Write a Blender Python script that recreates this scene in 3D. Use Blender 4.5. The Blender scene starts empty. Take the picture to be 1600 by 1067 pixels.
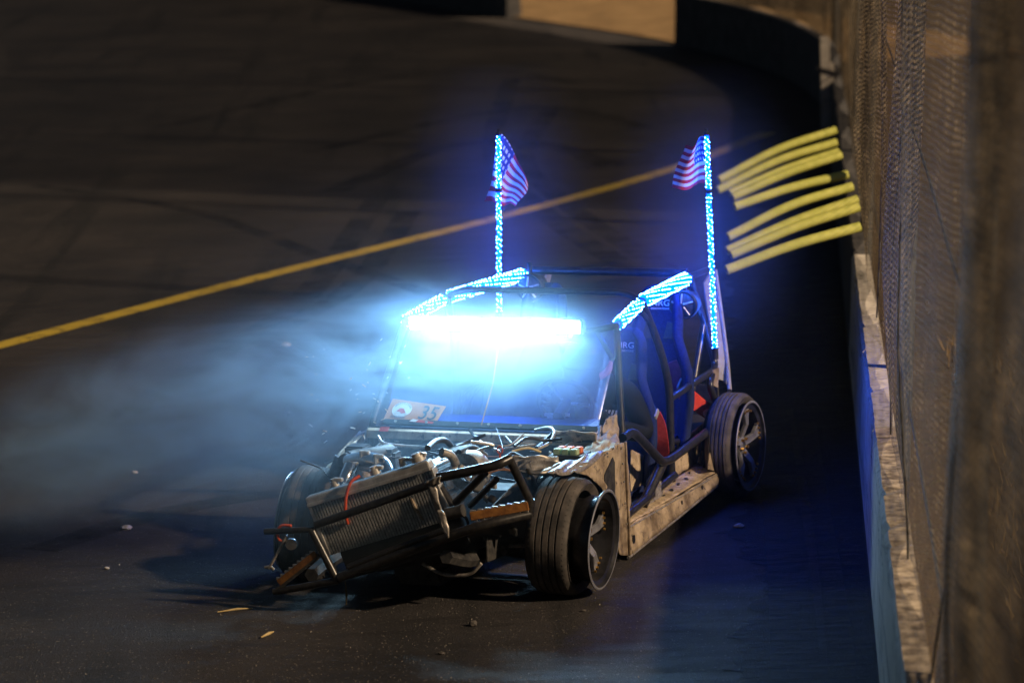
import bpy, bmesh, math, random
from mathutils import Vector, Matrix, Euler
import numpy as np
R = math.radians
random.seed(7)
sc = bpy.context.scene
col = sc.collection

# ------------------------------------------------------------------ camera
CAM_POS = Vector((-0.0325, -22.0592, 4.6518))
EL, ROLL, YAW, FPX = R(8.994), R(-2.2), R(22.828), 6000.0
_r0 = Vector((1, 0, 0)); _f = Vector((0, math.cos(EL), -math.sin(EL))); _u0 = _r0.cross(_f)
_r = math.cos(ROLL) * _r0 + math.sin(ROLL) * _u0
_u = -math.sin(ROLL) * _r0 + math.cos(ROLL) * _u0
cd = bpy.data.cameras.new('camera'); cam = bpy.data.objects.new('camera', cd); col.objects.link(cam)
cd.lens = 135; cd.sensor_width = 36; cd.clip_end = 2000; cd.clip_start = 0.1
cam.matrix_world = Matrix(((_r.x, _u.x, -_f.x, CAM_POS.x), (_r.y, _u.y, -_f.y, CAM_POS.y), (_r.z, _u.z, -_f.z, CAM_POS.z), (0, 0, 0, 1)))
cd.dof.use_dof = True; cd.dof.focus_distance = 21.6; cd.dof.aperture_fstop = 2.2
sc.camera = cam

# ------------------------------------------------------------------ world, sun, exposure
SUN_EL = R(29); SUN_AZ = R(-32)          # the floodlights come from the right, over the wall
w = bpy.data.worlds.new('World'); sc.world = w; w.use_nodes = True
nt = w.node_tree
sky = nt.nodes.new('ShaderNodeTexSky'); sky.sky_type = 'NISHITA'; sky.sun_disc = False
sky.sun_elevation = SUN_EL; sky.sun_rotation = R(90) - SUN_AZ
bgn = nt.nodes['Background']; nt.links.new(sky.outputs[0], bgn.inputs[0]); bgn.inputs[1].default_value = 0.010
ld = bpy.data.lights.new('sun', 'SUN'); ld.energy = 5.0; ld.angle = R(2.6); ld.color = (1.0, 0.75, 0.49)
sun = bpy.data.objects.new('sun', ld); col.objects.link(sun)
_sd = Vector((math.cos(SUN_AZ) * math.cos(SUN_EL), math.sin(SUN_AZ) * math.cos(SUN_EL), math.sin(SUN_EL)))
sun.rotation_euler = _sd.to_track_quat('Z', 'Y').to_euler()
sc.view_settings.view_transform = 'Standard'; sc.view_settings.look = 'None'
sc.view_settings.exposure = 0.4; sc.view_settings.gamma = 1; sc.view_settings.use_curve_mapping = False
sc.cycles.use_denoising = True
sc.cycles.max_bounces = 8; sc.cycles.transparent_max_bounces = 24; sc.cycles.volume_bounces = 0
sc.cycles.volume_step_rate = 2.0; sc.cycles.volume_preview_step_rate = 2.0; sc.cycles.volume_max_steps = 96
sc.cycles.use_adaptive_sampling = True; sc.cycles.adaptive_threshold = 0.02
sc.cycles.caustics_reflective = False; sc.cycles.caustics_refractive = False
sc.cycles.sample_clamp_indirect = 4

# ------------------------------------------------------------------ measuring helpers
_fx = Vector((-math.sin(YAW), -math.cos(YAW), 0)); _ly = Vector((math.cos(YAW), -math.sin(YAW), 0))
def _ray(px, py): return _f + (px - 800) / FPX * _r - (py - 533.5) / FPX * _u
def wat(px, py, z=0.0, axis=2):
    d = _ray(px, py); t = (z - CAM_POS[axis]) / d[axis]; return CAM_POS + t * d
def w2c(v): return Vector((v.dot(_fx), v.dot(_ly), v.z))
CO = w2c(CAM_POS)
def at(px, py, axis, val):               # car coordinates: x forward, y to the car's left, z up
    d = w2c(_ray(px, py)); t = (val - CO[axis]) / d[axis]; return CO + t * d
def ay(px, py, y): return at(px, py, 1, y)
def ax(px, py, x): return at(px, py, 0, x)

# ------------------------------------------------------------------ mesh helpers
class MB:
    def __init__(s): s.v = []; s.f = []; s.m = []
    def add(s, vs, fs, mi=0):
        o = len(s.v); s.v += [tuple(v) for v in vs]; s.f += [tuple(i + o for i in f) for f in fs]; s.m += [mi] * len(fs); return s
    def box(s, c, d, rot=None, mi=0, ch=0.0):
        c = Vector(c); hx, hy, hz = d[0] / 2, d[1] / 2, d[2] / 2
        M = rot if rot is not None else Matrix.Identity(3)
        if ch <= 0:
            vs = [c + M @ Vector((x * hx, y * hy, z * hz)) for x in (-1, 1) for y in (-1, 1) for z in (-1, 1)]
            fs = [(0, 1, 3, 2), (4, 6, 7, 5), (0, 4, 5, 1), (2, 3, 7, 6), (0, 2, 6, 4), (1, 5, 7, 3)]
            return s.add(vs, fs, mi)
        bm = bmesh.new(); bmesh.ops.create_cube(bm, size=1)
        for v in bm.verts: v.co = Vector((v.co.x * d[0], v.co.y * d[1], v.co.z * d[2]))
        bmesh.ops.bevel(bm, geom=bm.edges[:], offset=ch, segments=2, affect='EDGES')
        bm.verts.index_update(); vs = [c + M @ v.co for v in bm.verts]; fs = [[v.index for v in f.verts] for f in bm.faces]
        bm.free(); return s.add(vs, fs, mi)
    def tube(s, pts, r, n=10, caps=True, mi=0):
        pts = [Vector(p) for p in pts]; rs = r if isinstance(r, (list, tuple)) else [r] * len(pts)
        t0 = (pts[1] - pts[0]).normalized()
        up = Vector((0, 0, 1)) if abs(t0.z) < .9 else Vector((1, 0, 0))
        nrm = t0.cross(up).normalized(); vs = []; fs = []
        for i, p in enumerate(pts):
            if i == 0: t = t0
            elif i == len(pts) - 1: t = (pts[i] - pts[i - 1]).normalized()
            else: t = ((pts[i + 1] - p).normalized() + (p - pts[i - 1]).normalized()).normalized()
            nrm = (nrm - t * nrm.dot(t)).normalized(); b = t.cross(nrm)
            for k in range(n):
                a = 2 * math.pi * k / n; vs.append(p + (nrm * math.cos(a) + b * math.sin(a)) * rs[i])
        for i in range(len(pts) - 1):
            for k in range(n): fs.append((i * n + k, i * n + (k + 1) % n, (i + 1) * n + (k + 1) % n, (i + 1) * n + k))
        if caps: fs.append(tuple(range(n - 1, -1, -1))); fs.append(tuple(range((len(pts) - 1) * n, len(pts) * n)))
        return s.add(vs, fs, mi)
    def lathe(s, prof, n=48, origin=(0, 0, 0), rot=None, mi=0, closed=False):   # prof: (radius, axial) about local Y
        o = Vector(origin); M = rot if rot is not None else Matrix.Identity(3); vs = []; fs = []
        for (r, y) in prof:
            for k in range(n):
                a = 2 * math.pi * k / n; vs.append(o + M @ Vector((r * math.cos(a), y, r * math.sin(a))))
        m = len(prof)
        for i in range(m if closed else m - 1):
            j = (i + 1) % m
            for k in range(n): fs.append((i * n + k, i * n + (k + 1) % n, j * n + (k + 1) % n, j * n + k))
        return s.add(vs, fs, mi)
    def prism(s, poly, nvec, mi=0):       # polygon (3d, planar) extruded by nvec
        a = [Vector(p) for p in poly]; nv = Vector(nvec); n = len(a)
        return s.add(a + [p + nv for p in a], [tuple(range(n - 1, -1, -1)), tuple(range(n, 2 * n))] + [(i, (i + 1) % n, n + (i + 1) % n, n + i) for i in range(n)], mi)
    def grid(s, fn, nu, nv, mi=None):
        vs = [fn(i / nu, j / nv) for i in range(nu + 1) for j in range(nv + 1)]
        o = len(s.v); s.v += [tuple(v) for v in vs]
        for i in range(nu):
            for j in range(nv):
                a = o + i * (nv + 1) + j
                s.f.append((a, a + nv + 1, a + nv + 2, a + 1)); s.m.append(mi(i, j) if mi else 0)
        return s
    def ball(s, c, r, mi=0):
        c = Vector(c)
        return s.add([c + Vector(d) * r for d in ((1, 0, 0), (-1, 0, 0), (0, 1, 0), (0, -1, 0), (0, 0, 1), (0, 0, -1))],
                     [(0, 2, 4), (2, 1, 4), (1, 3, 4), (3, 0, 4), (2, 0, 5), (1, 2, 5), (3, 1, 5), (0, 3, 5)], mi)
    def build(s, name, mats, parent=None, smooth=False, bevel=0, loc=None):
        me = bpy.data.meshes.new(name); me.from_pydata(s.v, [], s.f); me.update()
        mats = mats if isinstance(mats, (list, tuple)) else [mats]
        for m in mats: me.materials.append(M[m] if isinstance(m, str) else m)
        if len(mats) > 1: me.polygons.foreach_set('material_index', s.m)
        bm = bmesh.new(); bm.from_mesh(me); bmesh.ops.recalc_face_normals(bm, faces=bm.faces[:]); bm.to_mesh(me); bm.free()
        if smooth:
            me.polygons.foreach_set('use_smooth', [True] * len(me.polygons))
            me.set_sharp_from_angle(angle=R(40))
        o = bpy.data.objects.new(name, me); col.objects.link(o)
        if parent is not None: o.parent = parent
        if loc is not None: o.location = loc
        if bevel:
            b = o.modifiers.new('bevel', 'BEVEL'); b.width = bevel; b.segments = 2; b.limit_method = 'ANGLE'
        return o
def arc(pts, rad=.06, n=5):              # round the corners of a polyline
    pts = [Vector(p) for p in pts]; out = [pts[0]]
    for i in range(1, len(pts) - 1):
        a, b, c = pts[i - 1], pts[i], pts[i + 1]
        d1 = min(rad, (a - b).length * .45); d2 = min(rad, (c - b).length * .45)
        p = b + (a - b).normalized() * d1; q = b + (c - b).normalized() * d2
        for k in range(n + 1):
            t = k / n; out.append(p * (1 - t) ** 2 + b * 2 * t * (1 - t) + q * t * t)
    out.append(pts[-1]); return out
def spline(pts, n=6):
    P = [Vector(p) for p in pts]; P = [P[0] * 2 - P[1]] + P + [P[-1] * 2 - P[-2]]; out = []
    for i in range(1, len(P) - 2):
        for k in range(n):
            t = k / n; a, b, c, d = P[i - 1:i + 3]
            out.append(.5 * ((2 * b) + (c - a) * t + (2 * a - 5 * b + 4 * c - d) * t * t + (3 * b - a - 3 * c + d) * t ** 3))
    out.append(P[-2]); return out
def tag(o, label=None, cat=None, group=None, kind=None):
    if label: o['label'] = label
    if cat: o['category'] = cat
    if group: o['group'] = group
    if kind: o['kind'] = kind
    return o
def empty(name, loc=(0, 0, 0), rot=(0, 0, 0), parent=None):
    o = bpy.data.objects.new(name, None); col.objects.link(o); o.location = loc; o.rotation_euler = rot; o.parent = parent
    o.empty_display_size = .1; return o
def text_mesh(name, body, size, mat, parent, M4, ext=.001, shear=0, sx=1.0):
    cu = bpy.data.curves.new(name, 'FONT'); cu.body = body; cu.size = size; cu.extrude = ext; cu.align_x = 'CENTER'; cu.align_y = 'CENTER'; cu.shear = shear
    t = bpy.data.objects.new('tmp_text', cu); col.objects.link(t)
    dg = bpy.context.evaluated_depsgraph_get(); me = bpy.data.meshes.new_from_object(t.evaluated_get(dg))
    bpy.data.objects.remove(t)
    me.transform(Matrix.Diagonal((sx, 1, 1, 1))); me.materials.clear(); me.materials.append(M[mat]); me.name = name
    o = bpy.data.objects.new(name, me); col.objects.link(o); o.parent = parent; o.matrix_local = M4; return o

# ------------------------------------------------------------------ materials
M = {}
def nodes_of(name):
    m = bpy.data.materials.new(name); m.use_nodes = True; M[name] = m
    return m, m.node_tree, m.node_tree.nodes['Principled BSDF']
def N(t, typ, **kw):
    n = t.nodes.new(typ)
    for k, v in kw.items():
        if k in ('operation', 'blend_type', 'data_type', 'wave_type', 'bands_direction', 'feature', 'distance', 'interpolation_type', 'noise_dimensions', 'wave_profile', 'voronoi_dimensions'): setattr(n, k, v)
        else: n.inputs[k].default_value = v
    return n
def coords(t, kind='Object', scale=(1, 1, 1), rot=(0, 0, 0)):
    c = t.nodes.new('ShaderNodeTexCoord'); mp = t.nodes.new('ShaderNodeMapping')
    mp.inputs['Scale'].default_value = scale; mp.inputs['Rotation'].default_value = rot
    t.links.new(c.outputs[kind], mp.inputs[0]); return mp.outputs[0]
def ramp(t, src, stops):
    r = t.nodes.new('ShaderNodeValToRGB'); t.links.new(src, r.inputs[0]); e = r.color_ramp.elements
    while len(e) > len(stops): e.remove(e[-1])
    while len(e) < len(stops): e.new(.5)
    for x, (p, c) in zip(e, stops):
        x.position = p; x.color = (c[0], c[1], c[2], 1) if isinstance(c, (tuple, list)) else (c, c, c, 1)
    return r.outputs[0]
def mixc(t, a, b, f, mode='MIX'):
    n = t.nodes.new('ShaderNodeMix'); n.data_type = 'RGBA'; n.blend_type = mode
    for i, x in ((6, a), (7, b), (0, f)):
        if isinstance(x, (int, float)): n.inputs[i].default_value = x
        elif isinstance(x, tuple): n.inputs[i].default_value = (*x, 1)
        else: t.links.new(x, n.inputs[i])
    return n.outputs[2]
def bump(t, b, src, strength=.3, dist=.01):
    n = t.nodes.new('ShaderNodeBump'); n.inputs['Strength'].default_value = strength; n.inputs['Distance'].default_value = dist
    t.links.new(src, n.inputs['Height']); t.links.new(n.outputs[0], b.inputs['Normal'])
def mottled(name, c1, c2, scale=12, rough=.55, metal=0, bmp=.2, c3=None, det=6, lo=.38, hi=.62, rough2=None):
    m, t, b = nodes_of(name); v = coords(t)
    n = N(t, 'ShaderNodeTexNoise', Scale=scale, Detail=det, Roughness=.65); t.links.new(v, n.inputs[0])
    cc = ramp(t, n.outputs[0], [(lo, c1), (hi, c2)])
    if c3:
        n2 = N(t, 'ShaderNodeTexNoise', Scale=scale * 4.3, Detail=5, Roughness=.7); t.links.new(v, n2.inputs[0])
        f = ramp(t, n2.outputs[0], [(.56, 0), (.66, 1)]); cc = mixc(t, cc, c3, f)
    t.links.new(cc, b.inputs['Base Color']); b.inputs['Metallic'].default_value = metal
    if rough2 is not None:
        rr = ramp(t, n.outputs[0], [(lo, rough), (hi, rough2)]); t.links.new(rr, b.inputs['Roughness'])
    else: b.inputs['Roughness'].default_value = rough
    if bmp: bump(t, b, n.outputs[0], bmp, .006)
    return m
def emit(name, colr, strength, sampling=True):
    m = bpy.data.materials.new(name); m.use_nodes = True; t = m.node_tree; t.nodes.clear(); M[name] = m
    e = t.nodes.new('ShaderNodeEmission'); o = t.nodes.new('ShaderNodeOutputMaterial')
    e.inputs[0].default_value = (*colr, 1); e.inputs[1].default_value = strength; t.links.new(e.outputs[0], o.inputs[0])
    if not sampling: m.cycles.emission_sampling = 'NONE'
    return m

mottled('tube_paint', (.014, .014, .016), (.040, .037, .034), 30, .32, .2, .08)
mottled('dusty_metal', (.13, .092, .06), (.46, .36, .25), 5, .75, .05, .5, (.05, .04, .04), det=9)
mottled('dusty_floor', (.26, .19, .12), (.52, .41, .28), 14, .8, .0, .5, (.09, .07, .06))
mottled('bare_steel', (.22, .20, .18), (.48, .44, .39), 22, .42, .45, .25, (.10, .07, .05))
mottled('aluminium', (.45, .43, .40), (.66, .63, .59), 18, .38, .5, .12)
mottled('polished', (.55, .55, .56), (.75, .75, .76), 9, .16, 1.0, .05)
mottled('cast_iron', (.03, .03, .032), (.08, .075, .07), 25, .6, .4, .3)
mottled('black_plastic', (.012, .012, .013), (.028, .028, .03), 14, .45, 0, .1)
mottled('core_fin', (.30, .30, .30), (.55, .54, .52), 40, .5, .3, .1)
mottled('rust', (.16, .06, .015), (.30, .13, .03), 30, .75, .2, .4)
mottled('seat_cloth', (.05, .05, .058), (.08, .08, .09), 60, .85, 0, .2)
mottled('seat_blue', (.010, .017, .065), (.017, .028, .105), 60, .8, 0, .2)
mottled('jacket', (.005, .006, .007), (.011, .012, .013), 12, .8, 0, .35)
mottled('red_belt', (.60, .04, .03), (.75, .07, .05), 40, .7, 0, .15)
mottled('purple_belt', (.30, .03, .10), (.42, .05, .16), 40, .7, 0, .15)
mottled('red_hose', (.45, .05, .02), (.6, .09, .03), 20, .45, 0, .1)
mottled('white_panel', (.20, .19, .19), (.32, .31, .31), 8, .55, 0, .2, (.25, .2, .16))
mottled('helmet_shell', (.05, .05, .07), (.09, .08, .11), 6, .25, 0, 0)
mottled('skin', (.48, .24, .16), (.55, .30, .20), 10, .5, 0, .05)
mottled('tyre', (.030, .027, .025), (.10, .085, .075), 9, .8, 0, .3)
mottled('rim_dark', (.03, .03, .034), (.06, .06, .066), 10, .3, .6, .05)
mottled('spoke_metal', (.24, .24, .27), (.42, .42, .46), 8, .35, .55, .05)
mottled('gold', (.55, .32, .08), (.7, .42, .12), 10, .3, .9, 0)
mottled('cap_white', (.55, .56, .55), (.75, .75, .73), 10, .4, 0, 0)
mottled('fuse_orange', (.6, .13, .03), (.7, .18, .04), 10, .4, 0, 0)
mottled('fuse_green', (.30, .40, .22), (.40, .5, .3), 10, .4, 0, 0)
mottled('white_print', (.62, .62, .66), (.75, .75, .78), 10, .5, 0, 0)
mottled('black_print', (.012, .012, .014), (.02, .02, .022), 10, .5, 0, 0)
mottled('decal_orange', (.46, .16, .045), (.56, .22, .07), 5, .5, 0, 0)
mottled('decal_red', (.45, .03, .02), (.55, .05, .03), 5, .5, 0, 0)
mottled('foam_yellow', (.56, .58, .11), (.68, .68, .16), 9, .6, 0, .15)
mottled('flag_red', (.50, .018, .03), (.58, .03, .045), 30, .8, 0, 0)
mottled('flag_white', (.72, .72, .72), (.8, .8, .8), 30, .8, 0, 0)
mottled('flag_blue', (.02, .03, .14), (.03, .045, .19), 30, .8, 0, 0)
mottled('stone', (.30, .26, .22), (.5, .45, .4), 20, .8, 0, .3)
mottled('grit_stone', (.12, .105, .09), (.36, .32, .27), 9, .8, 0, 0)
mottled('straw', (.42, .30, .12), (.55, .42, .2), 20, .8, 0, .1)
mottled('grimy_top', (.10, .075, .05), (.46, .38, .28), 10, .9, 0, .8)
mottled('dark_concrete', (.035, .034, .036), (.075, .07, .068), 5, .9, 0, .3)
mottled('dry_grass', (.13, .08, .022), (.24, .15, .045), 20, .8, 0, 0)
mottled('post_steel', (.035, .034, .034), (.08, .076, .07), 14, .65, .2, .2)
for mm in ('jacket', 'seat_blue', 'seat_cloth'): M[mm].node_tree.nodes['Principled BSDF'].inputs['Specular IOR Level'].default_value = .12
for mm in ('flag_red', 'flag_white', 'flag_blue'):     # thin cloth lets light through
    t = M[mm].node_tree; b = t.nodes['Principled BSDF']; o = t.nodes['Material Output']
    tr = t.nodes.new('ShaderNodeBsdfTranslucent'); mx = t.nodes.new('ShaderNodeMixShader'); mx.inputs[0].default_value = .35
    src = b.inputs['Base Color'].links[0].from_socket; t.links.new(src, tr.inputs[0])
    t.links.new(b.outputs[0], mx.inputs[1]); t.links.new(tr.outputs[0], mx.inputs[2]); t.links.new(mx.outputs[0], o.inputs[0])
emit('led_blue', (0.0, 0.034, 1.0), 14)
emit('led_bead', (0.03, 0.16, 1.0), 250)
emit('led_white', (0.44, 0.77, 1.0), 350)

def asphalt():
    m, t, b = nodes_of('asphalt'); v = coords(t)
    big = N(t, 'ShaderNodeTexNoise', Scale=.45, Detail=6, Roughness=.6); t.links.new(v, big.inputs[0])
    vs = coords(t, scale=(.6, 3.0, 1), rot=(0, 0, R(4)))
    st = N(t, 'ShaderNodeTexNoise', Scale=2.2, Detail=7, Roughness=.68); t.links.new(vs, st.inputs[0])
    vt = coords(t, scale=(1.6, .09, 1), rot=(0, 0, R(-24)))
    tm = N(t, 'ShaderNodeTexNoise', Scale=1.5, Detail=4, Roughness=.55, Distortion=.6); t.links.new(vt, tm.inputs[0])
    base = ramp(t, big.outputs[0], [(.3, (.022, .021, .023)), (.7, (.056, .049, .047))])
    base = mixc(t, base, (.020, .020, .021), ramp(t, st.outputs[0], [(.50, 0), (.72, .75)]))
    base = mixc(t, base, (.018, .018, .019), ramp(t, tm.outputs[0], [(.55, 0), (.66, .7)]))
    agg = N(t, 'ShaderNodeTexVoronoi', Scale=48.0); t.links.new(v, agg.inputs[0])
    sel = N(t, 'ShaderNodeTexNoise', Scale=31.0, Detail=3); t.links.new(v, sel.inputs[0])
    f = ramp(t, agg.outputs['Distance'], [(.12, 1), (.3, 0)])
    f2 = mixc(t, f, ramp(t, sel.outputs[0], [(.52, 0), (.62, 1)]), 1.0, 'MULTIPLY')
    base = mixc(t, base, (.26, .235, .20), f2)
    t.links.new(base, b.inputs['Base Color'])
    rr = ramp(t, st.outputs[0], [(.35, .82), (.68, .58)]); t.links.new(rr, b.inputs['Roughness'])
    fn = N(t, 'ShaderNodeTexNoise', Scale=62.0, Detail=4, Roughness=.75); t.links.new(v, fn.inputs[0])
    hh = mixc(t, fn.outputs[0], f, .5, 'ADD')
    bump(t, b, hh, .9, .009); b.inputs['Specular IOR Level'].default_value = .3
asphalt()
def painted():
    m, t, b = nodes_of('line_paint'); v = coords(t)
    n = N(t, 'ShaderNodeTexNoise', Scale=5, Detail=8, Roughness=.75); t.links.new(v, n.inputs[0])
    c = ramp(t, n.outputs[0], [(.36, (.10, .07, .03)), (.46, (.50, .36, .035)), (.7, (.62, .45, .05))])
    t.links.new(c, b.inputs['Base Color']); b.inputs['Roughness'].default_value = .7; bump(t, b, n.outputs[0], .2, .004)
painted()
def concrete():
    m, t, b = nodes_of('concrete'); v = coords(t)
    n = N(t, 'ShaderNodeTexNoise', Scale=3.0, Detail=9, Roughness=.68); t.links.new(v, n.inputs[0])
    n2 = N(t, 'ShaderNodeTexNoise', Scale=24, Detail=6, Roughness=.75); t.links.new(v, n2.inputs[0])
    vz = coords(t, scale=(6, 6, .5)); n3 = N(t, 'ShaderNodeTexNoise', Scale=2.5, Detail=4); t.links.new(vz, n3.inputs[0])
    c = ramp(t, n.outputs[0], [(.3, (.38, .34, .29)), (.7, (.62, .57, .50))])
    c = mixc(t, c, (.12, .10, .08), ramp(t, n2.outputs[0], [(.56, 0), (.68, .8)]))
    c = mixc(t, c, (.16, .14, .12), ramp(t, n3.outputs[0], [(.52, 0), (.7, .7)]))
    vsc = coords(t, scale=(1, .25, 7)); n4 = N(t, 'ShaderNodeTexNoise', Scale=2.2, Detail=6, Roughness=.7); t.links.new(vsc, n4.inputs[0])
    c = mixc(t, c, (.05, .048, .046), ramp(t, n4.outputs[0], [(.54, 0), (.64, .85)]))
    t.links.new(c, b.inputs['Base Color']); b.inputs['Roughness'].default_value = .85; bump(t, b, n2.outputs[0], .6, .01)
concrete()
def dirt(name, k):
    m, t, b = nodes_of(name); v = coords(t)
    n = N(t, 'ShaderNodeTexNoise', Scale=1.6, Detail=9, Roughness=.7); t.links.new(v, n.inputs[0])
    n2 = N(t, 'ShaderNodeTexNoise', Scale=14, Detail=6, Roughness=.7); t.links.new(v, n2.inputs[0])
    c = ramp(t, n.outputs[0], [(.3, (.12 * k, .068 * k, .024 * k)), (.55, (.24 * k, .15 * k, .063 * k)), (.75, (.32 * k, .205 * k, .097 * k))])
    c = mixc(t, c, (.10, .08, .03), ramp(t, n2.outputs[0], [(.52, 0), (.66, .8)]))
    t.links.new(c, b.inputs['Base Color']); b.inputs['Roughness'].default_value = .9; bump(t, b, n2.outputs[0], .7, .05)
dirt('dirt', .33); dirt('sand', 1.15)
def net(name, a0, a1, k=1.0, amp=.14):
    m, t, b = nodes_of(name); out = t.nodes['Material Output']
    uv = t.nodes.new('ShaderNodeUVMap').outputs[0]
    sp = t.nodes.new('ShaderNodeSeparateXYZ'); t.links.new(uv, sp.inputs[0])
    def wave(src, freq, ph=0):
        a = N(t, 'ShaderNodeMath', operation='MULTIPLY'); t.links.new(src, a.inputs[0]); a.inputs[1].default_value = freq * 2 * math.pi
        s_ = N(t, 'ShaderNodeMath', operation='SINE'); t.links.new(a.outputs[0], s_.inputs[0])
        r_ = N(t, 'ShaderNodeMath', operation='MULTIPLY_ADD'); t.links.new(s_.outputs[0], r_.inputs[0]); r_.inputs[1].default_value = .5; r_.inputs[2].default_value = .5
        return r_.outputs[0]
    # slight wander of the threads
    nz = N(t, 'ShaderNodeTexNoise', Scale=3.0, Detail=3); t.links.new(uv, nz.inputs[0])
    wob = N(t, 'ShaderNodeMath', operation='MULTIPLY_ADD'); t.links.new(nz.outputs[0], wob.inputs[0]); wob.inputs[1].default_value = .05; t.links.new(sp.outputs[1], wob.inputs[2])
    rows = wave(wob.outputs[0], 30.0)
    cols = wave(sp.outputs[0], 14.0)
    rr = ramp(t, rows, [(.30, 0), (.62, 1)]); cc = ramp(t, cols, [(.45, 0), (.8, 1)])
    thr = mixc(t, rr, cc, .45, 'ADD')
    pn = N(t, 'ShaderNodeTexNoise', Scale=1.1, Detail=5, Roughness=.7); t.links.new(uv, pn.inputs[0])
    cov = ramp(t, pn.outputs[0], [(.3, a0), (.7, a1)])
    al = N(t, 'ShaderNodeMath', operation='MULTIPLY_ADD'); t.links.new(thr, al.inputs[0]); al.inputs[1].default_value = amp; t.links.new(cov, al.inputs[2]); al.use_clamp = True
    nc = N(t, 'ShaderNodeTexNoise', Scale=7, Detail=5, Roughness=.7); t.links.new(uv, nc.inputs[0])
    c = ramp(t, nc.outputs[0], [(.35, (.012 * k, .011 * k, .010 * k)), (.65, (.035 * k, .03 * k, .025 * k))])
    hl = ramp(t, nc.outputs[0], [(.40, (.09 * k, .075 * k, .055 * k)), (.56, (.34 * k, .27 * k, .18 * k)), (.68, (.75 * k, .58 * k, .36 * k))])  # golden thread highlights painted into the net colour
    c = mixc(t, c, hl, mixc(t, rr, cc, .5, 'MULTIPLY'))
    bigv = N(t, 'ShaderNodeTexNoise', Scale=.7, Detail=4, Roughness=.7); t.links.new(uv, bigv.inputs[0])
    c = mixc(t, c, ramp(t, bigv.outputs[0], [(.35, .35), (.65, 1.7)]), 1.0, 'MULTIPLY')
    t.links.new(c, b.inputs['Base Color']); b.inputs['Roughness'].default_value = .7; b.inputs['Specular IOR Level'].default_value = .2
    tl = t.nodes.new('ShaderNodeBsdfTranslucent'); t.links.new(c, tl.inputs[0])
    m1 = t.nodes.new('ShaderNodeMixShader'); m1.inputs[0].default_value = .24
    t.links.new(b.outputs[0], m1.inputs[1]); t.links.new(tl.outputs[0], m1.inputs[2])
    tp = t.nodes.new('ShaderNodeBsdfTransparent'); m2 = t.nodes.new('ShaderNodeMixShader')
    t.links.new(al.outputs[0], m2.inputs[0]); t.links.new(tp.outputs[0], m2.inputs[1]); t.links.new(m1.outputs[0], m2.inputs[2])
    t.links.new(m2.outputs[0], out.inputs[0])
    bump(t, b, thr, .6, .01)
net('net_fabric', .32, .44, .85, .12); net('dense_net', .56, .74, .58, .3); net('far_shade_net', .56, .70, .6, .14)  # the last net is made denser only to darken the far track
def glass():
    m, t, b = nodes_of('screen_plastic'); out = t.nodes['Material Output']; v = coords(t)
    b.inputs['Base Color'].default_value = (.30, .42, .85, 1); b.inputs['Roughness'].default_value = .18
    tp = t.nodes.new('ShaderNodeBsdfTransparent'); tp.inputs[0].default_value = (.55, .66, .95, 1)
    n = N(t, 'ShaderNodeTexNoise', Scale=5, Detail=8, Roughness=.8); t.links.new(v, n.inputs[0])
    f = ramp(t, n.outputs[0], [(.4, .10), (.75, .30)])
    mx = t.nodes.new('ShaderNodeMixShader'); t.links.new(f, mx.inputs[0]); t.links.new(tp.outputs[0], mx.inputs[1]); t.links.new(b.outputs[0], mx.inputs[2]); t.links.new(mx.outputs[0], out.inputs[0])
glass()

# ------------------------------------------------------------------ setting: track, verge, line
def wallx(y):                              # inner foot of the outer wall in plan
    if y <= 23: return 1.70 + .0775 * (y + 3.78)
    k = min(y - 23, 15.0); return 1.70 + .0775 * 26.78 + .0775 * k - .0155 * k * k - .39 * max(0, y - 38)
WALL_Y0, WALL_Y1 = -30.0, 34.8
b = MB(); b.add([(-250, -120, 0), (250, -120, 0), (250, 400, 0), (-250, 400, 0)], [(0, 1, 2, 3)])
g = b.build('track', 'asphalt'); tag(g, 'dark asphalt race track with scuffs and tyre marks', kind='structure')
b = MB(); ys = [WALL_Y0 - 60] + [WALL_Y0 + i * 2 for i in range(33)] + [36, 38, 41, 44, 48, 54, 62, 70]
def _ix(y): return wallx(y) + .12
for i, y in enumerate(ys):
    b.v += [(_ix(y), y, .05 if y < 33 else .02), (_ix(y) + (5 if y < 30 else 3.4), y, .12), (220, y, .3)]
for i in range(len(ys) - 1):
    for k in range(2): b.f.append((i * 3 + k, i * 3 + k + 1, i * 3 + k + 4, i * 3 + k + 3)); b.m.append(1 if ys[i] >= 30 and k == 0 else 0)
verge = b.build('dirt_verge', ['dirt', 'sand']); tag(verge, 'orange brown dirt verge behind the wall and fence', kind='structure')
# painted line, slightly curved
lp = [wat(-120, 571), wat(0, 540), wat(400, 435), wat(780, 340), wat(1045, 266), wat(1200, 208)]
lp = spline([Vector((p.x, p.y, .004)) for p in lp], 8); b = MB(); vs = []
for i, p in enumerate(lp):
    t_ = (lp[min(i + 1, len(lp) - 1)] - lp[max(i - 1, 0)]).normalized(); nn = Vector((-t_.y, t_.x, 0)); wd = .105
    vs += [p + nn * wd, p - nn * wd]
b.add(vs, [(2 * i, 2 * i + 1, 2 * i + 3, 2 * i + 2) for i in range(len(lp) - 1)])
tag(b.build('painted_line', 'line_paint'), 'worn yellow line painted across the track', kind='structure')

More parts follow.
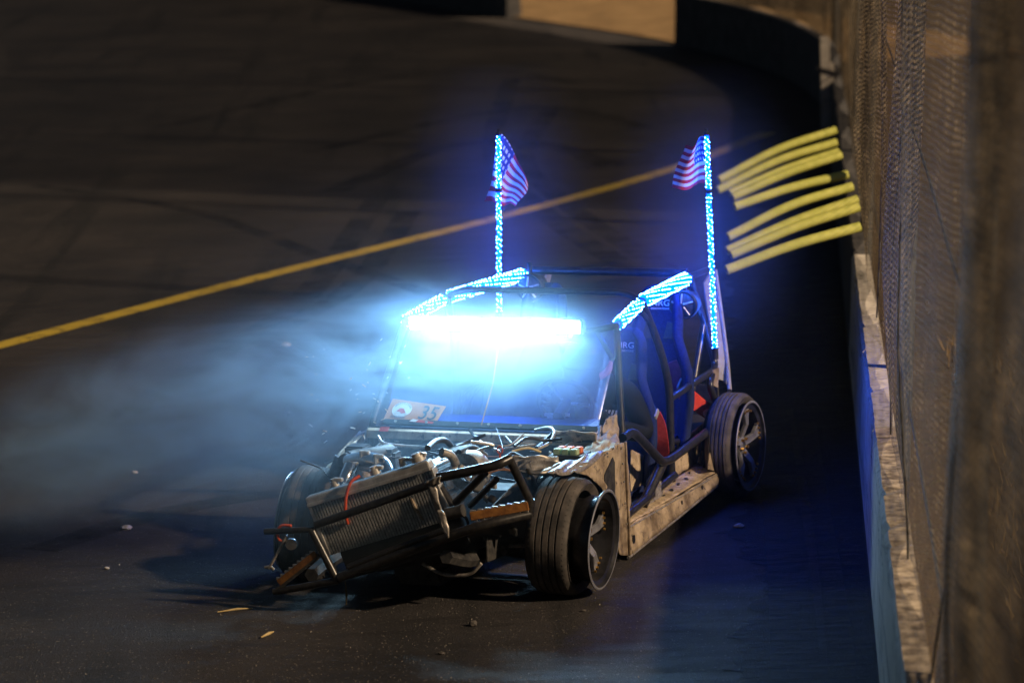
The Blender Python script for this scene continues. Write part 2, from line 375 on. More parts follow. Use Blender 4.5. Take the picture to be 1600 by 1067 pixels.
def skid_mat():
    m, t, b = nodes_of('skid_rubber'); out = t.nodes['Material Output']; v = coords(t, scale=(1, 1, 1))
    n = N(t, 'ShaderNodeTexNoise', Scale=1.3, Detail=8, Roughness=.75); t.links.new(v, n.inputs[0])
    b.inputs['Base Color'].default_value = (.010, .010, .011, 1); b.inputs['Roughness'].default_value = .55
    tp = t.nodes.new('ShaderNodeBsdfTransparent'); mx = t.nodes.new('ShaderNodeMixShader')
    t.links.new(ramp(t, n.outputs[0], [(.40, 0), (.62, .5)]), mx.inputs[0]); t.links.new(tp.outputs[0], mx.inputs[1]); t.links.new(b.outputs[0], mx.inputs[2]); t.links.new(mx.outputs[0], out.inputs[0])
skid_mat()
rk = random.Random(11)
skids = [((1040, 420), (900, 330), (820, 250), (860, 170)), ((1000, 430), (860, 340), (770, 240), (800, 120)), ((960, 260), (840, 225), (700, 230), (520, 300)), ((1010, 200), (880, 170), (740, 180), (480, 240)),
         ((300, 620), (430, 520), (560, 440), (640, 330)), ((120, 700), (330, 560), (480, 460), (590, 310)), ((700, 470), (500, 400), (300, 330), (60, 290)), ((900, 130), (760, 110), (560, 130), (250, 200)),
         ((60, 860), (260, 800), (480, 770), (700, 800)), ((1250, 1060), (1240, 900), (1225, 760), (1205, 640)), ((1310, 1040), (1292, 900), (1272, 780), (1255, 660))]
for i, pp in enumerate(skids):
    P = spline([Vector((*wat(*q, 0).xy, .0012 + .0002 * i)) for q in pp], 8); wd = rk.uniform(.08, .16); vs = []
    for j, p in enumerate(P):
        t_ = (P[min(j + 1, len(P) - 1)] - P[max(j - 1, 0)]).normalized(); nn = Vector((-t_.y, t_.x, 0)); vs += [p + nn * wd, p - nn * wd]
    b = MB(); b.add(vs, [(2 * j, 2 * j + 1, 2 * j + 3, 2 * j + 2) for j in range(len(P) - 1)])
    tag(b.build('skid_mark', 'skid_rubber', g), kind='structure')

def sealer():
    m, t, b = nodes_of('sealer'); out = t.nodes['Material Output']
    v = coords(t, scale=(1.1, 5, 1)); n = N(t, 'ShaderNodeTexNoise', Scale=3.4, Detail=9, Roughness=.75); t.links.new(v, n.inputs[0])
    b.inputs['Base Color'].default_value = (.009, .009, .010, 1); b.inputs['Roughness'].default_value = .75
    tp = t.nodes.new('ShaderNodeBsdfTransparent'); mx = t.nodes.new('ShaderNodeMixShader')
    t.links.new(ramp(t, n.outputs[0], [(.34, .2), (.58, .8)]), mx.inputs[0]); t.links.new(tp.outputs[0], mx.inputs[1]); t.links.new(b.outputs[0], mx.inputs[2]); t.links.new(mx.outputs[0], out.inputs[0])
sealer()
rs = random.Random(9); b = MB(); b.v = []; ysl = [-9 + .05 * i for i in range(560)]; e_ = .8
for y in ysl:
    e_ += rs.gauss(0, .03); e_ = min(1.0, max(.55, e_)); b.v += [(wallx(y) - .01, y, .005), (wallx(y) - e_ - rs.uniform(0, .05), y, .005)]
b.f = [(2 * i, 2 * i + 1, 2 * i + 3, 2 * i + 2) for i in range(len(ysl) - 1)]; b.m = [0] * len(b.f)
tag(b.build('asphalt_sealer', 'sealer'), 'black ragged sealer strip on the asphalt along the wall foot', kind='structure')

# ------------------------------------------------------------------ outer wall, in sections
WALL_H, WALL_T = .75, .17
def wall_section(y0, y1, label, seed):
    rnd = random.Random(seed); b = MB(); n = max(4, int((y1 - y0) / .12)); y0 += .012; y1 -= .012
    prof = [(0, 0), (.004, .07), (.022, .40), (.036, WALL_H - .025), (.055, WALL_H), (WALL_T, WALL_H), (WALL_T + .02, .4), (WALL_T + .03, 0)]
    for i in range(n + 1):
        y = y0 + (y1 - y0) * i / n; x = wallx(y); ch = rnd.random()
        for j, (dx, z) in enumerate(prof):
            e = 0; 
            if j in (3, 4): e = rnd.uniform(0, .006) + (.016 if ch > .93 else 0)
            b.v.append((x + dx + (e if j in (3, 4) else 0), y, z - (e * .7 if j in (3, 4) else rnd.uniform(0, .006) if j == 5 else 0)))
    m = len(prof)
    for i in range(n):
        for j in range(m): b.f.append((i * m + j, i * m + (j + 1) % m, (i + 1) * m + (j + 1) % m, (i + 1) * m + j)); b.m.append(1 if j == 4 else 0)
    b.f += [tuple(range(m)), tuple(range(n * m, n * m + m))]; b.m += [0, 0]
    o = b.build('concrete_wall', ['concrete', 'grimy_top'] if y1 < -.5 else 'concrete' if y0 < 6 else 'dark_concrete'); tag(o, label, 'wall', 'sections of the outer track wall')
secs = [(-30, -10.2, 'concrete wall section running out of the frame below the near net'),
        (-10.2, -4.1, 'dirty concrete wall section at the bottom of the picture under the net'),
        (-4.1, -.97, 'concrete wall section with blue lit face beside the front wheel'),
        (-.97, 1.76, 'chipped concrete wall section with bright blue face right of the rear wheel'),
        (1.76, 6.1, 'pale topped concrete wall section just below the yellow foam tubes'),
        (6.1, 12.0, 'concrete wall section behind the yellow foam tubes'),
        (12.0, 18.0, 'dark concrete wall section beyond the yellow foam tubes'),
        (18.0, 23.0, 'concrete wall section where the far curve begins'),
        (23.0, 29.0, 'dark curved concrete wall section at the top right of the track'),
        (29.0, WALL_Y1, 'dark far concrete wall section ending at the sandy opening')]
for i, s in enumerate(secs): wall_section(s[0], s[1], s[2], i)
# beyond the opening the wall goes on
b = MB()
for i in range(9):
    y = 41.5 + i * 3.0; x = wallx(y)
    b.v += [(x, y, 0), (x + .04, y, .75), (x + .22, y, .75), (x + .25, y, 0)]
for i in range(8):
    for j in range(4): b.f.append((i * 4 + j, i * 4 + (j + 1) % 4, (i + 1) * 4 + (j + 1) % 4, (i + 1) * 4 + j)); b.m.append(0)
b.f += [(0, 1, 2, 3), (32, 33, 34, 35)]; b.m += [0, 0]
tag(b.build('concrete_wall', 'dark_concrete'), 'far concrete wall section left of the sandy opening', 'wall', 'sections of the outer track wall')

# ------------------------------------------------------------------ catch fence
fence = empty('catch_fence', (0, 0, 0))
tag(fence, 'tall catch fence of dark sagging debris net along the wall', 'fence')
def fencex(y, z): return wallx(y) + .115 + .052 * z
def fold(y, z):
    s_ = math.sin(y * 1.9 + .5 * math.sin(z * .8) + 1.1) * .055 + math.sin(y * .83 + z * .35 + .4) * .085 + math.sin(y * 4.7 + z * .6) * .018
    return s_ * min(1, max(.15, (z - .6) / 1.2)) * (1 if y < 10 else .6)
FZ = 8.0  # net top raised out of view to shade the far left track
def net_panel(y0, y1, seed):
    rnd = random.Random(seed); b = MB(); nu = max(6, int((y1 - y0) / .09)); nv = 56
    def fn(u, v):
        y = y0 + (y1 - y0) * u; z = WALL_H + .01 + (FZ - WALL_H) * v
        return (fencex(y, z) + fold(y, z) + rnd.uniform(-.003, .003), y, z + .03 * math.sin(y * 2.3) * (1 - v))
    b.grid(fn, nu, nv)
    o = b.build('net_panel', 'dense_net' if y1 < -5 else 'far_shade_net' if y0 > 13 else 'net_fabric', fence, smooth=True)
    uvl = o.data.uv_layers.new(name='uv')
    for lp_ in o.data.loops:
        v = o.data.vertices[lp_.vertex_index].co; uvl.data[lp_.index].uv = (v.y, v.z)
    return o
seams = [-18.0, -13.4, -10.6, -8.9, -6.6, -4.4, -1.2, 3.0, 8.0, 14.0, 20.0, 26.0, 30.5, 34.6, 39.0, 44.0, 50.0, 56.0, 62.0]  # panels past the wall end are added to shade the track there
for i in range(len(seams) - 1): net_panel(seams[i], seams[i + 1], i)
for y in seams[1:]:                        # rope laced through each seam
    b = MB(); zs = [WALL_H + i * .1 for i in range(72)]
    b.tube([(fencex(y, z) + fold(y, z) - .012 + .006 * math.sin(z * 60), y + .012 * math.sin(z * 37), z) for z in zs], .006, 6)
    b.build('seam_rope', 'post_steel', fence)
for y in (-15.5, -7.4, 1.0, 7.4, 13.0, 19.0, 26.0):
    b = MB(); b.tube([(fencex(y, z) + (.02 if y == 7.4 else .13), y, z) for z in (0, 1.5, 3.2, FZ + .2)], .05, 10); b.build('post', 'post_steel', fence, smooth=True)
for z in (.95, 2.4, 3.9, FZ):
    b = MB(); b.tube([(fencex(y, z) + .075, y, z - .03 * math.sin((y + 3) * .5) ** 2) for y in np.arange(-18, 34.6, 1.0)], .007, 6); b.build('cable', 'post_steel', fence)
# lone thin post beyond the far wall
b = MB(); p = wat(1216, 40, 0); b.tube([(p.x + .6, p.y + 6, 0), (p.x + .6, p.y + 6, 2.4)], .06, 8)
tag(b.build('steel_post', 'post_steel'), 'thin steel post standing in the sand beyond the far wall', 'post')
# pale marker post at the wall beyond the tubes
pm = empty('marker_post', wat(1297, 205, 0)); pm.location = (wallx(20) - .03, 20, 0)
b = MB(); b.box((0, 0, .62), (.11, .05, 1.24), ch=.01); b.box((.07, .0, .5), (.06, .04, .9), ch=.01); b.build('board', 'concrete', pm)
b = MB(); b.box((.03, -.03, .86), (.26, .03, .035), Matrix.Rotation(R(18), 3, 'Y')); b.build('strap', 'black_plastic', pm)
tag(pm, 'pale narrow upright board strapped to the wall above the yellow tubes', 'post')

# ------------------------------------------------------------------ yellow foam tubes poking through the fence
tubes = [((1310, 202), (1124, 281), 1.28, 10.4, 'topmost of the yellow foam tubes poking out of the fence'),
         ((1311, 221), (1122, 297), 1.22, 10.1, 'second yellow foam tube from the top, its tip farthest left'),
         ((1314, 236), (1140, 302), 1.2, 9.4, 'third yellow foam tube from the top of the bundle'),
         ((1318, 241), (1145, 308), 1.16, 9.0, 'fourth yellow foam tube from the top, bottom of the upper bundle'),
         ((1328, 272), (1148, 323), 1.2, 7.6, 'single straight yellow foam tube just below the upper bundle'),
         ((1336, 290), (1138, 370), 1.2, 6.6, 'arched yellow foam tube at the top of the lower bundle'),
         ((1344, 310), (1136, 392), 1.2, 5.8, 'yellow foam tube in the middle of the lower bundle'),
         ((1346, 322), (1142, 398), 1.17, 5.5, 'yellow foam tube lying against the one above in the lower bundle'),
         ((1348, 353), (1135, 422), 1.17, 4.4, 'lowest yellow foam tube nearest the wall top')]
for i, (pa, pb, za, yw, lab) in enumerate(tubes):
    A = wat(pa[0], pa[1], yw, axis=1); B = wat(pb[0], pb[1], yw - .25, axis=1)
    A = A - (A - B) * .02
    mid = (A + B) / 2 + Vector((0, 0, .022 + .022 * (i in (0, 1, 5))))
    b = MB(); b.tube(spline([A, mid, B], 10), .036, 12, caps=True)
    # hollow tip
    d = (B - mid).normalized()
    b.tube([B - d * .05, B + d * .004], .013, 8, mi=1)
    tag(b.build('foam_tube', ['foam_yellow', 'black_plastic'], smooth=True), lab, 'foam tube', 'yellow foam tubes in the fence')

# ------------------------------------------------------------------ the car
CAR_ROT = (0, 0, -(math.pi / 2 + YAW))
car = empty('stripped_race_car', (0, 0, 0), CAR_ROT)
tag(car, 'stripped tube framed race car with bare front end and blazing roof light bar', 'car')
def part(mb, name, mat, parent=None, smooth=False, bevel=0): return mb.build(name, mat, parent or car, smooth, bevel)
def tubepart(name, pts, r=.02, mat='tube_paint', rad=.07, parent=None, n=12):
    b = MB(); b.tube(arc(pts, rad) if len(pts) > 2 else pts, r, n); return part(b, name, mat, parent, True)
def mir(v): return Vector((v[0], -v[1], v[2]))

# --- cage
TA = ay(963, 509, .66); BA = ay(973, 700, .74); TB = ay(1003, 471, .62); TC = ay(1077, 433, .54)
XA, XB, XC = TA.x, TB.x, TC.x
A2 = Vector((BA.x + .02, .76, .12))
tubepart('front_pillar', [TA, BA, A2], .021)
tubepart('front_pillar', [mir(TA), Vector((.56, -.70, .74)), Vector((.56, -.76, .12))], .021)
B1 = ay(1030, 540, .66); B2 = ay(1046, 600, .69); B3 = ay(1048, 700, .69)
tubepart('middle_pillar', [TB, B1, B2, B3, B3 + Vector((0, 0, -.2))], .024, rad=.12)
tubepart('middle_pillar', [mir(v) for v in (TB, B1, B2, B3, B3 + Vector((0, 0, -.2)))], .024, rad=.12)
C1 = ay(1099, 500, .58); C2 = ay(1118, 570, .64); C3 = ay(1122, 640, .68)
tubepart('rear_pillar', [TC, C1, C2, ay(1108, 600, .68), ay(1123, 645, .70), ay(1112, 672, .70)], .022, rad=.05)
tubepart('rear_pillar', [mir(v) for v in (TC, C1, C2, C3, C3 + Vector((0, 0, -.4)))], .022, rad=.05)
tubepart('roof_rail', [TA, TB, TC], .02, rad=.05); tubepart('roof_rail', [mir(TA), mir(TB), mir(TC)], .02, rad=.05)
tubepart('roof_crossbar', [TA, TA + Vector((.10, -.12, -.02)), mir(TA) + Vector((.10, .12, -.02)), mir(TA)], .02, rad=.1)
tubepart('roof_crossbar', [TB, TB + Vector((0, -.10, .05)), mir(TB) + Vector((0, .10, .05)), mir(TB)], .019, rad=.08)
tubepart('roof_crossbar', [TC + Vector((-.03, -.02, .02)), mir(TC) + Vector((-.03, .02, .02))], .027)
tubepart('gusset', [TA + Vector((.07, -.10, -.02)), ay(958, 562, .69)], .014)
tubepart('gusset', [TB + Vector((.05, 0, -.04)), ay(1022, 512, .645)], .016)
tubepart('gusset', [TC + Vector((.14, 0, -.02)), ay(1093, 490, .575)], .014)
tubepart('rear_brace', [TC + Vector((0, 0, 0)), ay(1104, 420, .54) + Vector((-.1, 0, -.01))], .02)
tubepart('rear_brace', [ay(1100, 500, .58), ay(1082, 610, .58)], .02)
# door bars, left side
D = [ay(973, 684, .76), ay(988, 674, .77), ay(1000, 684, .78), ay(1035, 722, .80), ay(1050, 716, .80), ay(1119, 664, .74), ay(1123, 645, .70)]
tubepart('door_bar', D, .026, rad=.05)
tubepart('door_bar', [ay(1048, 622, .69), ay(1119, 576, .64)], .022)
tubepart('door_bar', [ay(978, 806, .78), ay(1054, 742, .76)], .024)
tubepart('door_bar', [ay(1036, 722, .78), ay(1004, 790, .76)], .03)
tubepart('door_bar', [ay(1050, 690, .66), ay(1090, 686, .5)], .016)
tubepart('door_bar', [ay(1108, 668, .73), ay(1094, 725, .72)], .02)
tubepart('door_bar', [Vector((.5, -.76, .62)), Vector((-.3, -.78, .36)), Vector((-1.1, -.7, .45))], .024, rad=.2)

# --- LED wraps along the roof rails
def beads(b, P0, P1, rad, ncol, nrow, br, twist=1.0, mi=0, jit=.15, rnd=random):
    P0, P1 = Vector(P0), Vector(P1); t_ = (P1 - P0).normalized(); a = t_.cross(Vector((0, 0, 1)) if abs(t_.z) < .9 else Vector((1, 0, 0))).normalized(); c_ = t_.cross(a)
    for i in range(nrow):
        for k in range(ncol):
            if rnd.random() < .06: continue
            u = (i + (k % 2) * .5 + rnd.uniform(-jit, jit)) / nrow; th = 2 * math.pi * k / ncol + twist * 2 * math.pi * u
            b.ball(P0.lerp(P1, min(u, 1)) + (a * math.cos(th) + c_ * math.sin(th)) * rad, br, mi)
def led_wrap(P0, P1, r0, lab):
    e = empty('led_wrap', (0, 0, 0), parent=car); e['label'] = lab
    b = MB(); b.tube([Vector(P0), Vector(P0).lerp(Vector(P1), .5), Vector(P1)], r0, 10); part(b, 'glow_sleeve', 'led_blue', e, True)
    L = (Vector(P1) - Vector(P0)).length
    b = MB(); beads(b, P0, P1, r0 + .004, 9, int(L / .036), .0042, .4, jit=.25); o = part(b, 'led_beads', 'led_bead', e); o['kind'] = 'stuff'
def lerp(a, b_, t_): return Vector(a).lerp(Vector(b_), t_)
led_wrap(lerp(TA, TB, .08), lerp(TA, TB, .9), .030, 'lit blue LED wrap on the front of the left roof rail')
led_wrap(lerp(TB, TC, .02), lerp(TB, TC, .93), .036, 'lit blue LED wrap on the rear of the left roof rail')
led_wrap(lerp(mir(TA), mir(TB), .02), lerp(mir(TA), mir(TB), .9), .030, 'lit blue LED wrap on the front of the right roof rail')
led_wrap(lerp(mir(TB), mir(TC), .04), lerp(mir(TB), mir(TC), .97), .034, 'lit blue LED wrap on the rear of the right roof rail')

# --- whip lights
def whip(P0, P1, lab):
    P0, P1 = Vector(P0), Vector(P1); e = empty('whip_light', P0, parent=car); e['label'] = lab; d = P1 - P0; L = d.length; t_ = d.normalized()
    b = MB(); b.tube([Vector((0, 0, 0)), d * .5, d], .013, 10); part(b, 'glow_core', 'led_blue', e, True)
    b = MB(); beads(b, (0, 0, 0), d, .0140, 4, int(L / .026), .0040, 6.0, jit=.3); o = part(b, 'led_beads', 'led_bead', e); o['kind'] = 'stuff'
    b = MB(); b.tube([d, d + t_ * .022], .017, 10); b.tube([d + t_ * .022, d + t_ * .045], .008, 8); part(b, 'finial', 'black_plastic', e, True)
    q = d * ((L - .34) / L); b = MB(); b.tube([q - t_ * .014, q + t_ * .014], .021, 10); part(b, 'clamp_ring', 'black_plastic', e, True)
    b = MB(); b.tube([t_ * -.05, t_ * .02], .022, 10); part(b, 'socket', 'black_plastic', e, True)
    return e
WX = -1.5
W0a, W0b = ax(780, 492, WX), ax(779, 212, WX)
W1a, W1b = ax(1117, 548, WX), ax(1104, 212, WX)
whip(W0a, W0b, 'blue LED whip light on the right rear corner'); whip(W1a, W1b, 'blue LED whip light on the left rear corner')

# --- light bar
XL = TA.x + .17
L0, L1 = ax(641, 507, XL), ax(905, 509, XL)
lb = empty('light_bar', (0, 0, 0), parent=car); lb['label'] = 'white LED light bar glaring across the roof front'
zc = (L0.z + L1.z) / 2
b = MB(); b.box(((XL - .03), (L0.y + L1.y) / 2, zc), (.055, abs(L1.y - L0.y) + .04, .085), ch=.008); part(b, 'housing', 'black_plastic', lb)
b = MB(); b.add([(XL, L0.y, zc - .034), (XL, L1.y, zc - .034), (XL, L1.y, zc + .034), (XL, L0.y, zc + .034)], [(0, 1, 2, 3)]); part(b, 'lens', 'led_white', lb)
for yy in (L0.y + .1, L1.y - .1):
    b = MB(); b.box((XL - .07, yy, zc - .03), (.06, .03, .09)); part(b, 'bracket', 'tube_paint', lb)

# --- speaker pods under the rear corners
for px, py, sgn in ((829, 449, -1), (1069, 476, 1)):
    c0 = ax(px, py, TC.x + .12); e = empty('speaker_pod', c0, parent=car)
    Ry = Matrix.Rotation(R(-90), 3, 'Z')
    b = MB(); b.lathe([(0, -.12), (.07, -.11), (.088, -.02), (.092, .02), (.086, .03), (.075, .022)], 28, rot=Ry); part(b, 'can', 'black_plastic', e, True)
    b = MB(); b.lathe([(.074, .02), (.05, .034), (0, .04)], 28, rot=Ry); part(b, 'grille', 'cast_iron', e, True)
    for k in range(5):
        a = k * 2 * math.pi / 5; b = MB(); b.tube([Ry @ Vector((.014 * math.cos(a), .045, .014 * math.sin(a))), Ry @ Vector((.072 * math.cos(a + .3), .032, .072 * math.sin(a + .3)))], .006, 6); part(b, 'grille_rib', 'bare_steel', e)
    b = MB(); b.tube([(0, 0, .08), (0, 0, .16)], .015, 8); part(b, 'mount', 'tube_paint', e)

# --- windscreen: flat plastic sheet leaning back
G = [ax(600, 664, .58), ax(933, 671, .58), None, None]
gz0 = (G[0].z + G[1].z) / 2; gtop = TA.z - .01; gx1 = TA.x + .09
def gpt(s_, h):      # s 0..1 across from the right side to the left, h 0..1 up the sheet
    y0 = G[0].y + .03 * h; y1 = G[1].y + .02 * h
    return Vector((.58 + (gx1 - .58) * h, y0 + (y1 - y0) * s_, gz0 + (gtop - gz0) * h))
b = MB(); b.grid(lambda u, v: gpt(u, v) + Vector((.012 * math.sin(math.pi * v), 0, 0)), 10, 8)
ws = part(b, 'windscreen', 'screen_plastic', None, True); so = ws.modifiers.new('thick', 'SOLIDIFY'); so.thickness = .004
gu = (gpt(1, 0) - gpt(0, 0)).normalized(); gv = (gpt(0, 1) - gpt(0, 0)).normalized(); gn = gu.cross(gv).normalized()
if gn.x < 0: gn = -gn
def on_glass(px, py, off=.012):            # pixel -> point on the sheet
    d = w2c(_ray(px, py)); o = CO; p0 = gpt(0, 0) + gn * off; t_ = (p0 - o).dot(gn) / d.dot(gn); return o + t_ * d
b = MB(); b.prism([gpt(0, -.01), gpt(1, -.01), gpt(1, .035), gpt(0, .035)], gn * .016); part(b, 'lower_strip', 'black_plastic', ws)
for k in range(7):
    q = gpt(.06 + k * .147, .012) + gn * .018; b = MB(); b.tube([q, q + gn * .008], .008, 8); part(b, 'bolt', 'bare_steel', ws)
b = MB(); b.tube([on_glass(752, 664, .03), on_glass(770, 600, .03), on_glass(778, 545, .03)], .0045, 6); part(b, 'crack_strip', 'rust', ws)
st = empty('number_decal', (0, 0, 0), parent=ws); st['label'] = 'tattered orange number decal reading 35'
q4 = [on_glass(599, 656), on_glass(680, 663), on_glass(697, 635), on_glass(614, 623)]
b = MB(); b.prism(q4, gn * .003); part(b, 'plate', 'decal_orange', st)
def onq(u, v, off=.0045): return (q4[0].lerp(q4[1], u)).lerp(q4[3].lerp(q4[2], u), v) + gn * off
eu = (onq(.8, .5) - onq(.5, .5)).normalized(); ev = gn.cross(eu).normalized()
def glassM(u, v, off=.005):
    p = onq(u, v, off); return Matrix(((eu.x, ev.x, gn.x, p.x), (eu.y, ev.y, gn.y, p.y), (eu.z, ev.z, gn.z, p.z), (0, 0, 0, 1)))
text_mesh('digits', '35', .125, 'black_print', st, glassM(.75, .5), .001, .25, .95)
b = MB(); n_ = 20; b.add([onq(.26 + .18 * math.cos(a), .55 + .36 * math.sin(a), .0045) for a in [2 * math.pi * k / n_ for k in range(n_)]], [tuple(range(n_))]); part(b, 'emblem', 'cap_white', st)
b = MB(); b.add([onq(u, v, .0055) for u, v in ((.17, .45), (.22, .62), (.29, .6), (.33, .48), (.36, .42), (.28, .36), (.24, .44))], [tuple(range(7))]); part(b, 'emblem_patch', 'decal_red', st)
b = MB()
for k in range(9):
    a = R(150 - k * 15); c0 = (.26 + .155 * math.cos(a), .55 + .31 * math.sin(a)); b.add([onq(c0[0] + dx, c0[1] + dy, .0055) for dx, dy in ((-.008, -.05), (.006, -.05), (.008, .05), (-.006, .05))], [(0, 1, 2, 3)])
for k in range(8):
    c0 = (.12 + k * .035, .18); b.add([onq(c0[0] + dx, c0[1] + dy, .0055) for dx, dy in ((-.010, -.06), (.006, -.06), (.010, .06), (-.006, .06))], [(0, 1, 2, 3)])
part(b, 'lettering', 'black_print', st)['kind'] = 'stuff'
b = MB(); b.add([onq(u, v, .0055) for u, v in ((.50, .02), (.95, .01), (.96, .1), (.55, .17))], [(0, 1, 2, 3)]); part(b, 'red_strip', 'decal_red', st)
b = MB(); b.add([onq(u, v, .0062) for u, v in ((.50, .03), (.62, .02), (.66, .13), (.55, .16))], [(0, 1, 2, 3)]); part(b, 'white_tab', 'cap_white', st)
b = MB(); q = [on_glass(592, 674, .03), on_glass(606, 674, .03), on_glass(609, 667, .03), on_glass(595, 667, .03)]; b.prism(q, gn * .003); part(b, 'red_marker', 'decal_red', ws)

# --- bodywork
def sheet(name, pts, nvec, mat='dusty_metal', parent=None, bevel=.004):
    b = MB(); b.prism(pts, nvec); return part(b, name, mat, parent, False, bevel)
FLZ = .17
sheet('floor_pan', [(.55, -.78, .14), (.55, .70, .14), (-1.55, .70, .14), (-1.55, -.78, .14)], (0, 0, .02), 'dusty_floor')
def crumple(name, fn, nu, nv, mat, amp, seed, thick=.006, parent=None):
    rnd = random.Random(seed); J = {}
    def g_(u, v):
        k = (round(u * nu), round(v * nv))
        if k not in J: J[k] = Vector((rnd.gauss(0, amp), rnd.gauss(0, amp), rnd.gauss(0, amp)))
        return Vector(fn(u, v)) + J[k]
    b = MB(); b.grid(g_, nu, nv); o = part(b, name, mat, parent, True); o.data.polygons.foreach_set('use_smooth', [True] * len(o.data.polygons))
    sd = o.modifiers.new('sub', 'SUBSURF'); sd.levels = 1; sd.render_levels = 1
    s_ = o.modifiers.new('thick', 'SOLIDIFY'); s_.thickness = thick; s_.offset = 0; return o
def quad(a, b_, c_, d): return lambda u, v: (Vector(a).lerp(Vector(b_), u)).lerp(Vector(d).lerp(Vector(c_), u), v)
# left sill: outer face, ledge, riser
YS = .84
sf0, sf1 = ay(984, 868, YS), ay(1122, 756, YS); st0, st1 = ay(979, 822, YS - .02), ay(1124, 736, YS - .02)
crumple('sill_face', quad(sf0, sf1, st1, st0), 22, 3, 'dusty_metal', .0035, 3, .008)
li0, li1 = Vector((st0.x, .68, st0.z + .04)), Vector((st1.x, .66, st1.z + .02))
crumple('sill_ledge', quad(st0 + Vector((0, -.006, .004)), st1 + Vector((0, -.006, .004)), li1, li0), 20, 4, 'dusty_floor', .0025, 4, .006)
up0, up1 = Vector((.12, .67, .24)), ay(1100, 648, .62)
crumple('inner_panel', quad(ay(1050, 748, .66), ay(1098, 716, .64), ay(1105, 655, .62), ay(1058, 690, .62)), 8, 6, 'dusty_metal', .004, 5)
crumple('inner_panel', quad(ay(984, 800, .64), ay(1012, 772, .62), ay(1018, 722, .6), ay(986, 700, .62)), 6, 6, 'dusty_floor', .006, 6)
sheet('sill_bracket', [ay(1008, 790, .75), ay(1030, 775, .75), ay(1036, 754, .74), ay(1016, 762, .74)], (0, .02, 0), 'bare_steel')
sheet('sill_bracket', [ay(1024, 778, .80), ay(1029, 774, .80), ay(1029, 752, .78), ay(1024, 756, .78)], (-.05, 0, 0), 'bare_steel')
sheet('rear_jamb', [ay(1104, 733, .80), ay(1123, 738, .80), ay(1126, 702, .78), ay(1108, 700, .78)], (0, .012, 0), 'dusty_metal')
sheet('rear_jamb', [ay(1123, 738, .81), ay(1126, 702, .79), ay(1118, 700, .66), ay(1116, 735, .68)], (.012, 0, 0), 'dusty_metal')
sheet('jamb_recess', [ay(1092, 720, .665), ay(1108, 716, .665), ay(1108, 702, .665), ay(1094, 708, .665)], (0, .006, 0), 'black_plastic', bevel=0)
sheet('right_sill', [(.5, -.84, .06), (-1.05, -.84, .08), (-1.05, -.84, .2), (.5, -.84, .2)], (0, .16, 0), 'dusty_metal')
sheet('underside_flap', [ay(1060, 800, .66), ay(1118, 762, .66), ay(1116, 775, .6), ay(1068, 812, .6)], (0, -.004, -.01), 'black_plastic')
tubepart('sill_flange', [sf0 + Vector((0, -.01, -.012)), sf0.lerp(sf1, .5) + Vector((0, -.01, -.014)), sf1 + Vector((0, -.01, -.012))], .009, 'bare_steel', .1, n=6)
tubepart('sill_seam', [st0 + Vector((0, .004, -.012)), st1 + Vector((0, .004, -.010))], .006, 'bare_steel', n=6)
for f_, h_, w_ in ((.05, .45, .022), (.57, .55, .014), (.80, .6, .016)):
    c0 = sf0.lerp(sf1, f_).lerp(st0.lerp(st1, f_), h_) + Vector((0, .006, 0)); b = MB()
    b.add([c0 + Vector((w_ * math.cos(a), 0, w_ * 1.2 * math.sin(a))) for a in [2 * math.pi * k / 12 for k in range(12)]], [tuple(range(12))]); b.prism([c0 + Vector((w_ * .9 * math.cos(a), -.004, w_ * 1.1 * math.sin(a))) for a in [2 * math.pi * k / 12 for k in range(12)]], (0, .005, 0)); part(b, 'drain_hole', 'black_plastic')
for px, py in ((970, 700), (972, 724), (974, 752), (976, 786), (978, 818), (958, 700), (948, 708)):
    c0 = ay(px, py, .862); b = MB(); b.tube([c0, c0 + Vector((0, .008, 0))], .007, 6); part(b, 'bolt', 'bare_steel')
tubepart('jamb_edge', [ay(977, 690, .85), ay(981, 780, .855), ay(985, 866, .855)], .009, 'dusty_metal', .1, n=6)
for k in range(9):
    c0 = li0.lerp(li1, .08 + .1 * k).lerp(st0.lerp(st1, .08 + .1 * k), random.uniform(.15, .8)) + Vector((0, 0, .008)); b = MB(); b.box(c0, (random.uniform(.015, .06), random.uniform(.008, .02), .006), Matrix.Rotation(random.uniform(-.6, .6), 3, 'Z')); part(b, 'dirt_clod', 'cast_iron')
# front jamb and crumpled fender, left
crumple('front_jamb', quad(ay(966, 868, .84), ay(984, 868, .84), ay(976, 690, .84), ay(950, 700, .85)), 3, 14, 'dusty_metal', .0025, 8, .01)
crumple('jamb_return', quad(ay(984, 868, .845), ay(986, 800, .70), ay(978, 690, .72), ay(976, 690, .845)), 3, 12, 'dusty_metal', .0025, 9, .008)
sheet('jamb_hollow', [ay(944, 742, .862), ay(957, 714, .862), ay(960, 722, .862), ay(961, 800, .862), ay(955, 790, .862), ay(944, 760, .862)], (0, .003, 0), 'cast_iron', bevel=0)
crumple('fender_panel', quad(ay(860, 742, .80), ay(968, 700, .86), ay(964, 664, .74), ay(880, 724, .66)), 16, 8, 'dusty_metal', .013, 10, .006)
crumple('fender_panel', quad(ay(925, 745, .86), ay(968, 800, .86), ay(972, 690, .86), ay(900, 738, .84)), 8, 8, 'dusty_metal', .005, 11, .006)
crumple('fender_lip', quad(ay(852, 740, .86), ay(905, 740, .90), ay(950, 703, .88), ay(880, 720, .80)), 10, 3, 'bare_steel', .008, 12, .005)
crumple('cowl_corner', quad(ay(938, 690, .72), ay(966, 680, .78), ay(964, 650, .74), ay(944, 656, .70)), 6, 5, 'dusty_metal', .009, 13, .006)
